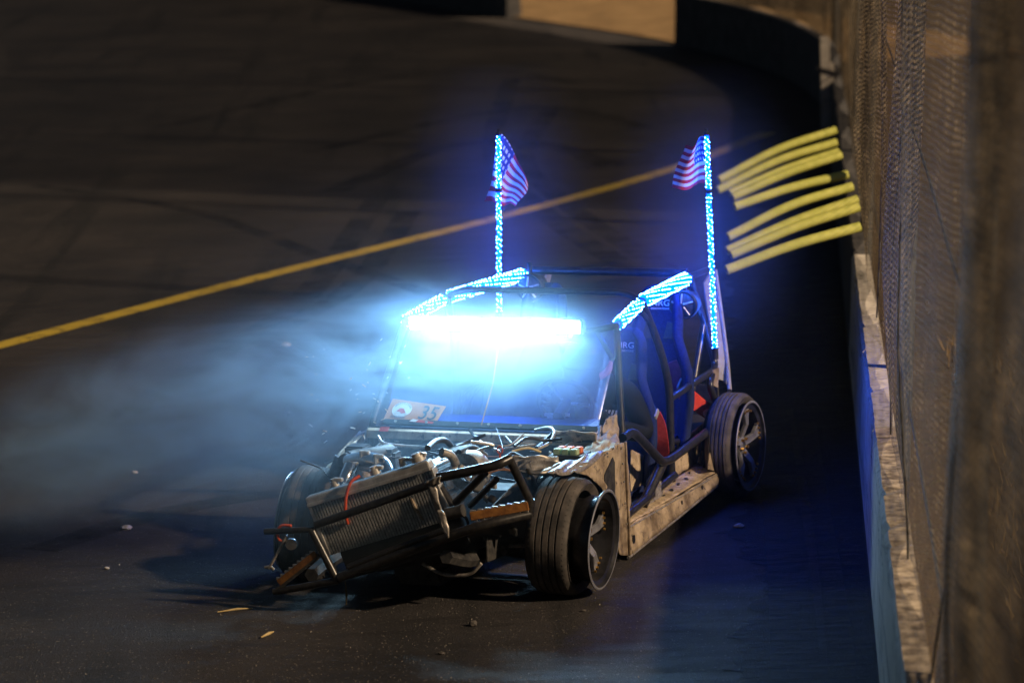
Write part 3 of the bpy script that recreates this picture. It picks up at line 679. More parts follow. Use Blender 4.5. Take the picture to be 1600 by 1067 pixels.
crumple('cowl_corner', quad(ay(926, 690, .70), ay(940, 690, .74), ay(940, 664, .70), ay(930, 672, .66)), 4, 4, 'dusty_metal', .006, 14, .006)
# right fender edge (picture left)
crumple('fender_panel', quad(ay(506, 738, -.74), ay(522, 744, -.62), ay(562, 700, -.60), ay(556, 690, -.70)), 8, 3, 'dusty_metal', .008, 15, .006)
crumple('fender_panel', quad(ay(500, 742, -.78), ay(507, 737, -.78), ay(575, 672, -.74), ay(560, 676, -.82)), 10, 2, 'dusty_metal', .005, 16, .006)
# cowl and firewall
b = MB()
cz = gz0
prof = [(.60, -.70, cz - .02), (.60, .70, cz - .02), (.60, .70, cz - .07), (.60, -.70, cz - .07)]
b.prism(prof, (.035, 0, -.01)); part(b, 'cowl', 'dusty_metal', None, False, .006)
sheet('firewall', [(.56, -.70, .2), (.56, .70, .2), (.56, .70, cz - .02), (.56, -.70, cz - .02)], (-.02, 0, 0), 'cast_iron')
for px in (868, 898, 918):
    c0 = ax(px, 683, .645); b = MB(); b.prism([c0 + Vector((0, dy, dz)) for dy, dz in ((-.035, -.03), (.04, -.03), (.03, .015), (-.03, .015))], (.004, 0, 0)); part(b, 'cowl_opening', 'black_plastic')
crumple('cowl_web', quad(ax(862, 694, .64), ax(932, 700, .64), ax(934, 676, .66), ax(862, 672, .66)), 9, 4, 'dusty_metal', .004, 17, .005)
# dash and steering
b = MB(); b.box((.40, 0, cz - .06), (.30, 1.25, .14), ch=.03); part(b, 'dashboard', 'black_plastic', None, True)
for px, py, sz in ((858, 648, .06), (866, 652, .09), (884, 648, .05)):
    c0 = ax(px, py, .30); b = MB(); b.box(c0, (.005, sz, .02), ch=.002); part(b, 'dash_label', 'cap_white')
swc = Vector((.20, .37, .84)); e = empty('steering_wheel', swc, (0, R(-65), 0), parent=car)
b = MB(); b.tube([Vector((.165 * math.cos(a), .165 * math.sin(a), 0)) for a in [2 * math.pi * k / 32 for k in range(33)]], .015, 8, caps=False); part(b, 'rim', 'seat_cloth', e, True)
for k in range(3):
    a = R(90 + 120 * k); b = MB(); b.tube([Vector((.03 * math.cos(a), .03 * math.sin(a), .0)), Vector((.16 * math.cos(a), .16 * math.sin(a), 0))], .01, 6); part(b, 'spoke', 'aluminium', e)
b = MB(); b.tube([(0, 0, -.14), (0, 0, .01)], .035, 12); part(b, 'hub', 'black_plastic', e, True)
# pale rear quarter panel with torn lower edge
qp = [ay(1098, 446, .56), ay(1112, 424, .56), ay(1120, 470, .60), ay(1128, 545, .66), ay(1137, 585, .72), ay(1142, 612, .76), ay(1136, 606, .74), ay(1128, 598, .72), ay(1119, 596, .70), ay(1116, 560, .66), ay(1104, 490, .60)]
b = MB(); b.prism([v + Vector((-.08, -.02, 0)) for v in qp], (-.008, -.012, 0)); part(b, 'quarter_panel', 'white_panel', None)
b = MB(); b.prism([mir(v) + Vector((-.08, .02, 0)) for v in qp], (-.008, .012, 0)); part(b, 'quarter_panel', 'white_panel', None)
tubepart('rear_edge_tube', [ay(1110, 425, .56) + Vector((-.09, 0, 0)), ay(1131, 560, .68) + Vector((-.06, 0, 0)), ay(1140, 610, .76)], .014, 'white_panel', .2)
sheet('rear_shelf', [ay(1112, 578, .66), ay(1122, 574, .68), ay(1120, 606, .70), ay(1112, 602, .68)], (0, .01, 0), 'dusty_metal')
sheet('rear_floor', [(-1.0, -.6, .3), (-1.0, .6, .3), (-2.0, .6, .45), (-2.0, -.6, .45)], (0, 0, .015), 'cast_iron')
sheet('rear_bulkhead', [(-1.75, -.6, .2), (-1.75, .6, .2), (-1.75, .6, .62), (-1.75, -.6, .62)], (-.02, 0, 0), 'cast_iron')

# --- seats
def seat(loc, sc_=1.0, lab=None, logo=True, belts=True):
    e = empty('racing_seat', loc, parent=car); e['label'] = lab
    outl = [(.0, .27), (.12, .275), (.30, .285), (.46, .265), (.56, .22), (.66, .155), (.78, .135), (.88, .125), (.94, .10), (.965, .05)]
    def wid(h):
        for (a, wa), (c_, wc) in zip(outl, outl[1:]):
            if a <= h <= c_: return wa + (wc - wa) * (h - a) / (c_ - a)
        return outl[-1][1]
    def fn(u, v):
        h = .965 * v; wv = wid(h); s_ = u * 2 - 1; y = s_ * wv
        wrap = .17 * max(0, abs(s_) - .62) / .38 * (1 if h < .55 else max(.35, 1 - (h - .55) / .2 * .65))
        return Vector((-.30 * h + wrap - .02 * math.cos(s_ * 1.5), y, .06 + h * .93))
    b = MB(); b.grid(fn, 22, 26); o = part(b, 'backrest', 'seat_blue', e, True); s_ = o.modifiers.new('thick', 'SOLIDIFY'); s_.thickness = .055; s_.offset = 0; sb = o.modifiers.new('sub', 'SUBSURF'); sb.levels = 1; sb.render_levels = 1
    for sg in (-1, 1):                     # shoulder belt slots
        c0 = Vector((-.30 * .70 + .03, sg * .065, .06 + .70 * .93)); b = MB(); b.prism([c0 + Vector((-.3 * dz, dy, dz)) for dy, dz in ((-.03, -.05), (.035, -.05), (.028, .035), (-.012, .045))], (.004, 0, 0)); part(b, 'belt_slot', 'post_steel', e)
    b = MB(); b.box((.22, 0, .06), (.50, .48, .14), ch=.05); part(b, 'cushion', 'seat_blue', e, True)
    if logo:
        p = Vector((-.30 * .86 + .032, .0, .06 + .86 * .93)); zz = Vector((-.3, 0, .95)).normalized(); xx = Vector((0, 1, 0)); nn = xx.cross(zz)
        M4 = Matrix(((xx.x, zz.x, nn.x, p.x), (xx.y, zz.y, nn.y, p.y), (xx.z, zz.z, nn.z, p.z), (0, 0, 0, 1)))
        text_mesh('logo', 'NRG', .052, 'white_print', e, M4, .001, 0, 1.1)
        M5 = M4.copy(); M5.translation = p + zz * -.033; text_mesh('logo', 'INNOVATIONS', .017, 'white_print', e, M5)
    e.scale = (sc_, sc_, sc_); return e
s1 = seat((-.42, .42, .20), .98, 'driver racing seat behind the helmet')
s2 = seat((-1.08, .40, .30), 1.04, 'tall rear racing seat with white lettering')
s3 = seat((-1.08, -.36, .30), 1.04, 'rear right racing seat dimmed by the glare', False)
def strap(name, pts, wdt, mat, parent=None, th=.004, side=Vector((0, 1, 0))):
    P = spline(pts, 6); b = MB(); vs = []
    for i, p in enumerate(P):
        t_ = (P[min(i + 1, len(P) - 1)] - P[max(i - 1, 0)]).normalized(); sd = (side - t_ * side.dot(t_)).normalized(); nn = t_.cross(sd)
        vs += [p + sd * wdt / 2 + nn * th, p - sd * wdt / 2 + nn * th, p - sd * wdt / 2 - nn * th, p + sd * wdt / 2 - nn * th]
    fs = [(4 * i + k, 4 * i + (k + 1) % 4, 4 * i + 4 + (k + 1) % 4, 4 * i + 4 + k) for i in range(len(P) - 1) for k in range(4)] + [(0, 1, 2, 3), tuple(len(vs) - 4 + k for k in range(4))]
    b.add(vs, fs); return part(b, name, mat, parent)
strap('harness_belt', [ay(1022, 646, .66), ay(1030, 665, .68), ay(1034, 690, .68), ay(1036, 716, .66)], .078, 'red_belt', side=Vector((-.2, 1, 0)))
strap('harness_belt', [ay(1004, 622, .58), ay(1014, 634, .62), ay(1022, 648, .66)], .06, 'tube_paint', side=Vector((-.2, 1, 0)))
b = MB(); b.box(ay(1026, 647, .69), (.07, .012, .035), Matrix.Rotation(R(35), 3, 'Y'), ch=.004); part(b, 'harness_buckle', 'aluminium')
strap('harness_belt', [ay(1047, 566, .52), ay(1054, 582, .54), ay(1062, 600, .56), ay(1070, 610, .58)], .085, 'purple_belt', side=Vector((0, .5, 1)))
strap('harness_belt', [ay(1066, 612, .58), ay(1080, 622, .6), ay(1094, 634, .62), ay(1106, 642, .64)], .095, 'red_belt', side=Vector((0, .25, 1)))
b = MB(); b.box(ay(1062, 601, .585), (.09, .012, .04), Matrix.Rotation(R(30), 3, 'Y'), ch=.004); part(b, 'harness_buckle', 'aluminium')
b = MB(); b.box(ay(1104, 645, .66), (.06, .03, .04), ch=.008); part(b, 'harness_buckle', 'bare_steel')
strap('harness_belt', [ay(976, 594, .5), ay(981, 598, .5), ay(984, 606, .5)], .04, 'red_belt')

# --- wheels
def wheel(loc, steer, camber, tyre_shift, lab, side=1, half=.120):
    e = empty('wheel', loc, parent=car); e['label'] = lab
    e.rotation_euler = Euler((R(camber), 0, R(steer)), 'XYZ')
    RT, RI, w2 = .322, .262, half
    s_ = side; ts = tyre_shift * s_
    prof = []
    tread = [(-w2 + .008, RT - .018), (-w2 + .022, RT - .006), (-w2 + .036, RT - .002)]; x = -w2 + .03
    for gx in (-.48 * w2, -.17 * w2, .16 * w2, .47 * w2):
        tread += [(gx - .0060, RT - .001), (gx - .0040, RT - .009), (gx + .0040, RT - .009), (gx + .0060, RT - .001)]
    tread += [(w2 - .036, RT - .002), (w2 - .022, RT - .006), (w2 - .008, RT - .018)]
    out = [(RI - .006, -w2 + .02), (RI + .018, -w2 + .002), (RI + .035, -w2 - .003), (RT - .028, -w2 + .001)] + [(r_, y) for y, r_ in tread] + [(RT - .028, w2 - .001), (RI + .035, w2 + .003), (RI + .018, w2 - .002), (RI - .006, w2 - .02)] + [(RI + .012, w2 - .03), (RT - .03, w2 - .03), (RT - .022, 0), (RT - .03, -w2 + .03), (RI + .012, -w2 + .03)]
    b = MB(); b.lathe([(r_, y + ts) for r_, y in out], 64, closed=True); ty = part(b, 'tyre', 'tyre', e, True)
    b = MB()
    for k in range(64):                    # shoulder sipes
        a = 2 * math.pi * k / 64
        for sg in (-1, 1):
            m3 = Matrix.Rotation(-a, 3, 'Y'); b.box(m3 @ Vector((RT - .0075, sg * (w2 - .030) + ts, 0)), (.0065, .020, .004), m3)
    o = part(b, 'shoulder_blocks', 'tyre', ty); o['kind'] = 'stuff'
    lipy = (.15 if half > .1 else .098) * s_
    b = MB(); b.lathe([(RI - .004, -.13 * s_), (RI + .004, -.125 * s_), (RI - .02, -.10 * s_), (RI - .05, -.03 * s_), (RI - .05, .02 * s_), (RI - .028, .06 * s_), (RI - .026, lipy - .02 * s_), (RI + .006, lipy - .012 * s_), (RI + .010, lipy), (RI - .004, lipy + .004 * s_), (RI - .012, lipy - .012 * s_), (RI - .036, lipy - .02 * s_), (RI - .038, .05 * s_), (RI - .06, .02 * s_), (RI - .06, -.02 * s_), (RI - .012, -.12 * s_)], 64, closed=True)
    rim = part(b, 'rim', 'rim_dark', e, True)
    b = MB(); b.lathe([(RI + .007, lipy + .005 * s_), (RI + .013, lipy + .001 * s_), (RI + .008, lipy - .005 * s_), (RI - .001, lipy + .004 * s_)], 64, closed=True); part(b, 'rim_lip', 'spoke_metal', rim, True)
    for k in range(5):
        a0 = 2 * math.pi * k / 5 + .35; m3 = Matrix.Rotation(-a0, 3, 'Y')
        b = MB(); yo = .055 * s_
        P = [(.05, -.028), (.05, .028), (.13, .022), (RI - .055, .038), (RI - .036, .045), (RI - .036, -.045), (RI - .055, -.038), (.13, -.022)]
        b.prism([m3 @ Vector((x_, yo - (.03 * s_ if x_ < .1 else 0), z_)) for x_, z_ in P], Vector((0, .022 * s_, 0))); part(b, 'spoke', 'spoke_metal', rim, False, .004)
        for q in range(4):
            a1 = a0 + (q - 1.5) * .16; m4 = Matrix.Rotation(-a1, 3, 'Y'); p = m4 @ Vector((RI - .050, .078 * s_, 0)); b = MB(); b.tube([p, p + Vector((0, .012 * s_, 0))], .0075, 6); part(b, 'bolt', 'gold', rim)
        m4 = Matrix.Rotation(-a0 - .6, 3, 'Y'); p = m4 @ Vector((.045, .05 * s_, 0)); b = MB(); b.tube([p, p + Vector((0, .02 * s_, 0))], .009, 6); part(b, 'lug_nut', 'gold', rim)
    b = MB(); b.lathe([(.066, -.05 * s_), (.066, .03 * s_), (.05, .05 * s_), (.03, .055 * s_), (.028, .04 * s_), (0, .038 * s_)], 24); part(b, 'hub', 'spoke_metal', rim, True)
    b = MB(); b.lathe([(.06, -.06 * s_), (.16, -.055 * s_), (.165, -.045 * s_), (.16, -.035 * s_), (.06, -.03 * s_)], 40); part(b, 'brake_disc', 'cast_iron', e, True)
    return e
wheel((1.36, .88, .325), 3, -4, -.08, 'front left wheel whose tyre has slipped inward off the rim')
wheel((-1.35, .845, .325), 0, 0, -.012, 'rear left wheel half in shade beside the wall', 1, .082)
wheel((1.30, -.74, .315), 10, -7, 0, 'front right wheel behind the radiator', -1)
wheel((-1.35, -.845, .325), 0, 0, -.012, 'rear right wheel hidden behind the car', -1, .082)

# --- engine bay
sheet('inner_fender', [(.56, .56, .2), (1.75, .50, .25), (1.75, .50, .52), (1.2, .54, .66), (.56, .58, .72)], (0, .012, 0), 'cast_iron')
sheet('inner_fender', [(.56, -.56, .2), (1.75, -.50, .25), (1.75, -.50, .46), (1.2, -.54, .60), (.56, -.58, .70)], (0, -.012, 0), 'cast_iron')
tubepart('chassis_rail', [(.5, .46, .22), (1.8, .42, .26), (2.05, .40, .34)], .04, 'cast_iron', .1, n=6)
tubepart('chassis_rail', [(.5, -.46, .22), (1.8, -.42, .22), (2.05, -.40, .20)], .04, 'cast_iron', .1, n=6)
for px, py, y in ((872, 716, .56), (566, 712, -.56)):
    c0 = ay(px, py, y); e = empty('strut_tower', c0, parent=car)
    b = MB(); b.lathe([(.12, -.22), (.11, -.02), (.095, .0), (.04, .012), (.035, .03), (0, .03)], 24, rot=Matrix.Rotation(R(90), 3, 'X')); part(b, 'tower', 'dusty_metal', e, True)
    for k in range(3):
        a = k * 2.1; b = MB(); b.tube([(.07 * math.cos(a), .07 * math.sin(a), 0), (.07 * math.cos(a), .07 * math.sin(a), .03)], .008, 6); part(b, 'stud', 'bare_steel', e)
eng = empty('engine', (1.15, 0, .3), parent=car)
b = MB(); b.box((0, 0, .05), (.70, .36, .36), ch=.03); part(b, 'block', 'cast_iron', eng)
b = MB(); b.box((0, .02, .29), (.66, .24, .12), Matrix.Rotation(R(12), 3, 'X'), ch=.03); vc = part(b, 'valve_cover', 'cast_iron', eng)
for k in range(4):
    b = MB(); b.tube([(-.3, -.06 + .045 * k, .365 + .01 * k), (.3, -.06 + .045 * k, .365 + .01 * k)], .012, 8); part(b, 'cover_rib', 'bare_steel', vc)
b = MB(); b.lathe([(0, .02), (.12, .02), (.12, 0), (.09, -.01), (.09, -.03), (.12, -.04), (.12, -.06), (0, -.06)], 32, origin=(.42, 0, -.08), rot=Matrix.Rotation(R(-90), 3, 'Z')); part(b, 'crank_pulley', 'cast_iron', eng, True)
b = MB(); b.lathe([(0, .02), (.07, .02), (.07, -.03), (0, -.03)], 28, origin=(.42, .2, .08), rot=Matrix.Rotation(R(-90), 3, 'Z')); part(b, 'alternator_pulley', 'cast_iron', eng, True)
b = MB(); b.box((.1, 0, -.19), (.6, .3, .12), ch=.03); part(b, 'oil_pan', 'cast_iron', eng)
c0 = ax(735, 735, 1.5) - Vector((1.15, 0, .3))
b = MB(); b.lathe([(.05, .05), (.105, .05), (.115, .0), (.105, -.05), (.05, -.05)], 28, origin=c0, rot=Matrix.Rotation(R(-100), 3, 'Z'), closed=True); part(b, 'intake_ring', 'bare_steel', eng, True)
def epart(name, pts, r, mat, n=14): 
    b = MB(); b.tube(spline(pts, 6), r, n); return part(b, name, mat, eng, True)
EO = Vector((1.15, 0, .3))
def ex(px, py, x): return ax(px, py, x) - EO
epart('intake_pipe', [ex(582, 762, 1.75), ex(603, 742, 1.7), ex(596, 724, 1.62), ex(570, 718, 1.55), ex(545, 722, 1.5)], .045, 'polished', 18)
epart('intake_pipe', [ex(534, 765, 1.75), ex(541, 745, 1.72), ex(548, 728, 1.66)], .036, 'polished', 18)
epart('intake_pipe', [ex(540, 722, 1.5), ex(552, 716, 1.4), ex(580, 712, 1.3), ex(610, 706, 1.15)], .048, 'cast_iron', 18)
for px, py, x in ((566, 712, 1.58), (588, 718, 1.66), (548, 730, 1.64)):
    b = MB(); b.tube([ex(px, py, x) + Vector((0, 0, -.02)), ex(px, py, x) + Vector((0, 0, .03))], .016, 8); b.box(ex(px, py, x) + Vector((0, .02, .02)), (.03, .05, .02), ch=.004); part(b, 'hose_clamp', 'aluminium', eng)
epart('coolant_hose', [ex(690, 706, 1.75), ex(705, 712, 1.7), ex(712, 728, 1.65), ex(706, 742, 1.7)], .024, 'bare_steel')
epart('coolant_hose', [ex(668, 700, 1.8), ex(680, 690, 1.6), ex(694, 688, 1.5), ex(705, 696, 1.4)], .017, 'black_plastic')
for k in range(4):
    epart('rubber_hose', [ex(690 + 9 * k, 712 - 2 * k, 1.55), ex(712 + 9 * k, 702 - k, 1.4), ex(742 + 6 * k, 712, 1.35)], .015, 'cast_iron')
epart('dipstick', [ex(781, 716, 1.6), ex(781, 708, 1.6)], .005, 'red_hose', 6)
b = MB(); cc_ = ex(781, 703, 1.6); b.tube([cc_ + Vector((0, .016 * math.cos(a), .02 * math.sin(a))) for a in [2 * math.pi * k / 14 for k in range(15)]], .004, 6, caps=False); part(b, 'dipstick_loop', 'red_hose', eng)
b = MB(); b.box(ex(607, 718, 1.2), (.12, .12, .13), ch=.02); part(b, 'reservoir', 'cast_iron', eng)
b = MB(); b.box(ex(560, 706, 1.2), (.12, .12, .08), ch=.01); part(b, 'relay_box', 'black_plastic', eng)
epart('cable', [ex(836, 672, .75), ex(858, 668, .8), ex(866, 676, .9), ex(858, 692, 1.0), ex(838, 702, 1.1)], .009, 'bare_steel', 8)
epart('cable', [ex(838, 700, 1.1), ex(850, 690, .95), ex(862, 678, .9)], .010, 'black_plastic', 8)
epart('cable', [ex(800, 705, 1.2), ex(825, 700, 1.15), ex(845, 706, 1.1)], .007, 'straw', 8)
epart('cable', [ex(706, 704, 1.3), ex(730, 696, 1.2), ex(755, 692, 1.1), ex(776, 695, 1.0)], .006, 'black_plastic', 6)
epart('cable', [ex(775, 668, .8), ex(783, 690, 1.1), ex(786, 704, 1.3)], .0025, 'black_plastic', 6)
rw = random.Random(5)
for k in range(46):                        # loose wiring and lines over the engine
    x0 = rw.uniform(.7, 1.55); p0 = ax(rw.uniform(560, 860), rw.uniform(690, 742), x0); P = [p0]
    for q in range(3): P.append(P[-1] + Vector((rw.uniform(-.14, .14), rw.uniform(-.16, .16), rw.uniform(-.05, .05))))
    epart('wire', [p - EO for p in P], rw.choice((.004, .005, .007, .009)), rw.choice(('black_plastic', 'cast_iron', 'bare_steel', 'black_plastic', 'rust')), 6)
for k in range(14):
    p0 = ax(rw.uniform(690, 830), rw.uniform(735, 860), rw.uniform(1.5, 1.9)) - EO; b = MB(); b.box(p0, (rw.uniform(.02, .08), rw.uniform(.02, .08), rw.uniform(.015, .06)), Euler((rw.random() * 3, rw.random() * 3, rw.random() * 3)).to_matrix(), ch=.004); part(b, 'bracket', rw.choice(('cast_iron', 'bare_steel', 'black_plastic')), eng)
fb = empty('fuse_box', ax(892, 716, .98), parent=car)
b = MB(); b.box((0, 0, -.02), (.18, .20, .10), ch=.01); part(b, 'tray', 'black_plastic', fb)
for i in range(2):
    for j in range(3):
        b = MB(); b.box((.04 - .06 * i, -.06 + .05 * j, .045), (.05, .04, .035), ch=.004); part(b, 'relay', 'fuse_orange' if i else 'fuse_green', fb)
crumple('splash_panel', quad(ax(790, 738, 1.35), ax(880, 735, 1.2), ax(872, 712, 1.2), ax(800, 712, 1.35)), 8, 5, 'bare_steel', .008, 20, .004)
crumple('splash_panel', quad(ax(840, 740, 1.5), ax(902, 738, 1.3), ax(925, 722, 1.2), ax(870, 724, 1.35)), 8, 4, 'bare_steel', .006, 21, .004)
b = MB(); b.box((1.0, .0, .5), (.2, .9, .02)); part(b, 'strut_brace', 'cast_iron')
for k, (px, py) in enumerate(((595, 701), (614, 702), (676, 693), (650, 699), (742, 690), (620, 690))):
    b = MB(); b.box(ax(px, py, .62), (.01, .03, .012)); part(b, 'firewall_clip', 'cap_white' if k < 2 else 'bare_steel')

# --- radiator, rolled down towards the car's right
XR = 1.98
Q = [ax(487, 800, XR), ax(512, 862, XR), ax(692, 800, XR), ax(672, 727, XR)]
rad = empty('radiator', Q[0], parent=car); rad['label'] = 'tilted aluminium radiator hanging low on one side'
ru = (ax(671, 731, XR) - ax(486, 787, XR)).normalized(); rn = Vector((1, 0, -.12)).normalized(); rn = (rn - ru * rn.dot(ru)).normalized(); rv = rn.cross(ru).normalized()
if rv.z < 0: rv = -rv
O = ax(486, 787, XR); Lr = (ax(671, 731, XR) - O).length
def rp(u, v, d=0): return O + ru * u + rv * v + rn * d - Q[0]
def rbox(b, u0, u1, v0, v1, d0, d1, mi=0):
    vs = [rp(u, v, d) for u in (u0, u1) for v in (v0, v1) for d in (d0, d1)]
    b.add(vs, [(0, 1, 3, 2), (4, 6, 7, 5), (0, 4, 5, 1), (2, 3, 7, 6), (0, 2, 6, 4), (1, 5, 7, 3)], mi)
b = MB(); rbox(b, .0, Lr, -.30, -.005, -.04, -.012); part(b, 'core', 'black_plastic', rad)
b = MB(); nf = 42
for k in range(nf):
    u = Lr * (k + .5) / nf; rbox(b, u - Lr / nf * .27, u + Lr / nf * .27, -.30, -.005, -.012, .002)
o = part(b, 'fins', 'core_fin', rad); o['kind'] = 'stuff'
b = MB(); rbox(b, -.02, Lr + .01, -.005, .042, -.055, .012); part(b, 'top_tank', 'aluminium', rad, False, .01)
b = MB(); rbox(b, -.018, Lr + .008, -.012, .008, .0125, .020); part(b, 'tank_seam', 'aluminium', rad, False, .003)
b = MB(); rbox(b, -.02, .0, -.30, -.005, -.05, .01); part(b, 'side_plate', 'aluminium', rad, False, .004)
b = MB(); rbox(b, Lr, Lr + .018, -.30, -.005, -.05, .01); part(b, 'side_plate', 'aluminium', rad, False, .004)
b = MB(); rbox(b, .05, Lr + .06, -.46, -.302, -.03, -.006); part(b, 'lower_shroud', 'black_plastic', rad, False, .005)
for uu, rr in ((.17, .022), (Lr * .57, .03), (Lr * .93, .042), (Lr * .80, .02)):
    p = rp(uu, .05, -.02); b = MB(); b.tube([p, p + rv * .03], rr, 14); b.tube([p + rv * .03, p + rv * .045], rr * .7, 14); b.box(p + rv * .03 + ru * .03, (.03, .05, .02), ch=.004); part(b, 'filler_cap', 'aluminium', rad, True)
b = MB(); b.tube(spline([rp(.34, .07, .0), rp(.29, .055, .03), rp(.235, -.01, .035), rp(.19, -.10, .03), rp(.17, -.16, .01)], 6), .009, 8); part(b, 'overflow_hose', 'red_hose', rad, True)
b = MB(); b.tube([rp(.58, -.13, .004), rp(.585, -.20, .006), rp(.60, -.26, .005)], [.008, .011, .006], 6); part(b, 'core_scar', 'dusty_metal', rad)

# --- bash bar frame in front
XF = 2.12
def fp(px, py, x=XF): return ax(px, py, x)
tubepart('bash_bar', [fp(493, 820), fp(668, 758), fp(688, 748)], .022, rad=.05)
tubepart('bash_bar', [fp(486, 826), fp(527, 906)], .022)
tubepart('bash_bar', [fp(414, 830), fp(492, 827)], .018)
tubepart('bash_bar', [fp(428, 924), fp(470, 917), fp(528, 906)], .02)
tubepart('bash_bar', [fp(420, 888), fp(441, 850), fp(448, 836)], .008, 'bare_steel', .02)
tubepart('bash_bar', [fp(414, 886), fp(422, 884), fp(428, 890)], .008, 'bare_steel', .01)
tubepart('bash_bar', [fp(684, 746), fp(740, 735), fp(778, 726), fp(797, 716, 2.05)], .026, rad=.1)
tubepart('bash_bar', [fp(796, 717, 2.05), fp(828, 782, 1.95)], .023)
tubepart('bash_bar', [fp(829, 780, 1.95), fp(828, 806, 1.95)], .023)
tubepart('bash_bar', [fp(530, 902), fp(620, 866), fp(700, 838), fp(760, 818), fp(828, 803, 1.95)], .026, rad=.2)
tubepart('bash_bar', [fp(545, 886), fp(620, 856), fp(700, 826)], .018, rad=.2)
tubepart('bash_bar', [fp(758, 738, 2.08), fp(712, 785, 2.0)], .022)
tubepart('bash_bar', [fp(686, 760, 1.95), fp(706, 792, 1.9)], .028)
tubepart('bash_bar', [fp(776, 748, 2.0), fp(735, 790, 1.85)], .018)
tubepart('tow_tube', [fp(697, 803, 2.1), fp(724, 797, 2.1)], .034, 'cast_iron')
b = MB(); c0 = fp(712, 820, 2.05); b.lathe([(.06, .02), (.075, .02), (.075, -.02), (.06, -.02)], 28, origin=c0, rot=Matrix.Rotation(R(-65), 3, 'Z'), closed=True); part(b, 'tow_ring', 'cast_iron', None, True)
# bent end plate
crumple('end_plate', quad(fp(668, 758, 2.16), fp(676, 756, 2.16), fp(703, 836, 2.16), fp(694, 834, 2.16)), 2, 8, 'bare_steel', .006, 22, .01)
crumple('end_plate', quad(fp(684, 796, 2.17), fp(694, 800, 2.17), fp(703, 840, 2.17), fp(692, 826, 2.17)), 3, 5, 'bare_steel', .005, 23, .01)
crumple('end_plate', quad(fp(664, 758, 2.17), fp(690, 757, 2.17), fp(690, 744, 2.17), fp(672, 748, 2.17)), 4, 3, 'bare_steel', .006, 24, .01)
def perforated(p0, p1, wdt, n_, name='perforated_rail'):
    d = (p1 - p0); t_ = d.normalized(); sd = Vector((0, 0, 1)); sd = (sd - t_ * sd.dot(t_)).normalized(); nn = t_.cross(sd)
    e = empty(name, p0, parent=car)
    b = MB(); b.prism([sd * -wdt / 2, d + sd * -wdt / 2, d + sd * wdt / 2, sd * wdt / 2], nn * .012); part(b, 'strip', 'rust', e, False, .003)
    b = MB()
    for k in range(n_):
        for sg in (-1, 1):
            q = d * ((k + .5) / n_) + sd * sg * wdt * .5; b.box(q, (.012, .03, .014))
    part(b, 'teeth', 'bare_steel', e)['kind'] = 'stuff'
perforated(fp(735, 806, 2.05), fp(826, 790, 1.98), .045, 8); perforated(fp(436, 910), fp(494, 864), .035, 9)
tubepart('lower_rail', [fp(430, 922), fp(452, 905), fp(500, 866)], .012, 'cast_iron', .05)
b = MB(); b.tube(spline([fp(455, 821), fp(440, 821), fp(433, 830), fp(436, 842), fp(441, 845)], 6), .008, 8); part(b, 'tow_loop', 'red_hose', None, True)
b = MB(); b.lathe([(0, .012), (.03, .01), (.035, -.01), (0, -.012)], 18, origin=fp(455, 850), rot=Matrix.Rotation(R(-70), 3, 'Z')); part(b, 'lamp_bezel', 'polished', None, True)
sheet('skid_plate', [fp(530, 900, 2.08), fp(824, 800, 1.9), (1.0, .4, .16), (1.0, -.45, .14)], (0, 0, -.008), 'black_plastic')
tubepart('lower_arm', [(1.36, .70, .2), (1.25, .35, .2)], .022, 'cast_iron'); tubepart('lower_arm', [(1.36, -.70, .2), (1.25, -.35, .2)], .022, 'cast_iron')
tubepart('tie_rod', [(1.5, .74, .3), (1.45, .2, .26)], .012, 'bare_steel'); tubepart('strut', [(1.36, .70, .32), (1.30, .55, .72)], .035, 'cast_iron')
tubepart('strut', [(1.36, -.70, .32), (1.30, -.55, .70)], .035, 'cast_iron')
tubepart('sway_bar', [fp(660, 880, 1.8), fp(690, 898, 1.8), fp(735, 899, 1.8), fp(752, 880, 1.8)], .010, 'bare_steel', .06)
tubepart('axle', [(-1.35, .7, .32), (-1.35, -.7, .32)], .035, 'cast_iron')

# ------------------------------------------------------------------ driver
person = empty('person', (0, 0, 0), CAR_ROT)
tag(person, 'driver in dark jacket and helmet gripping the steering wheel in the car', 'person')
me = bpy.data.meshes.new('body')
J = [((-.22, .38, .36), .15), ((-.26, .38, .54), .15), ((-.27, .38, .72), .16), ((-.25, .38, .86), .10), ((-.20, .38, .93), .055),   # pelvis..neck
     ((-.25, .58, .84), .085), ((-.25, .69, .58), .068), ((.02, .58, .68), .05), ((.16, .50, .83), .036),
     ((-.25, .18, .84), .085), ((-.18, .08, .60), .065), ((.05, .20, .72), .048), ((.16, .25, .83), .034),
     ((-.16, .48, .32), .10), ((.22, .48, .44), .075), ((.52, .46, .26), .05),
     ((-.16, .28, .32), .10), ((.22, .28, .44), .075), ((.52, .28, .26), .05)]
E_ = [(0, 1), (1, 2), (2, 3), (3, 4), (3, 5), (5, 6), (6, 7), (7, 8), (3, 9), (9, 10), (10, 11), (11, 12), (0, 13), (13, 14), (14, 15), (0, 16), (16, 17), (17, 18)]
me.from_pydata([j[0] for j in J], E_, []); me.materials.append(M['jacket'])
body = bpy.data.objects.new('body', me); col.objects.link(body); body.parent = person
sk = body.modifiers.new('skin', 'SKIN'); sk.use_smooth_shade = True
for v, j in zip(me.skin_vertices[0].data, J): v.radius = (j[1], j[1])
me.skin_vertices[0].data[0].use_root = True
ss = body.modifiers.new('sub', 'SUBSURF'); ss.levels = 1; ss.render_levels = 2
HC = Vector((-.13, .375, 1.05))
b = MB()
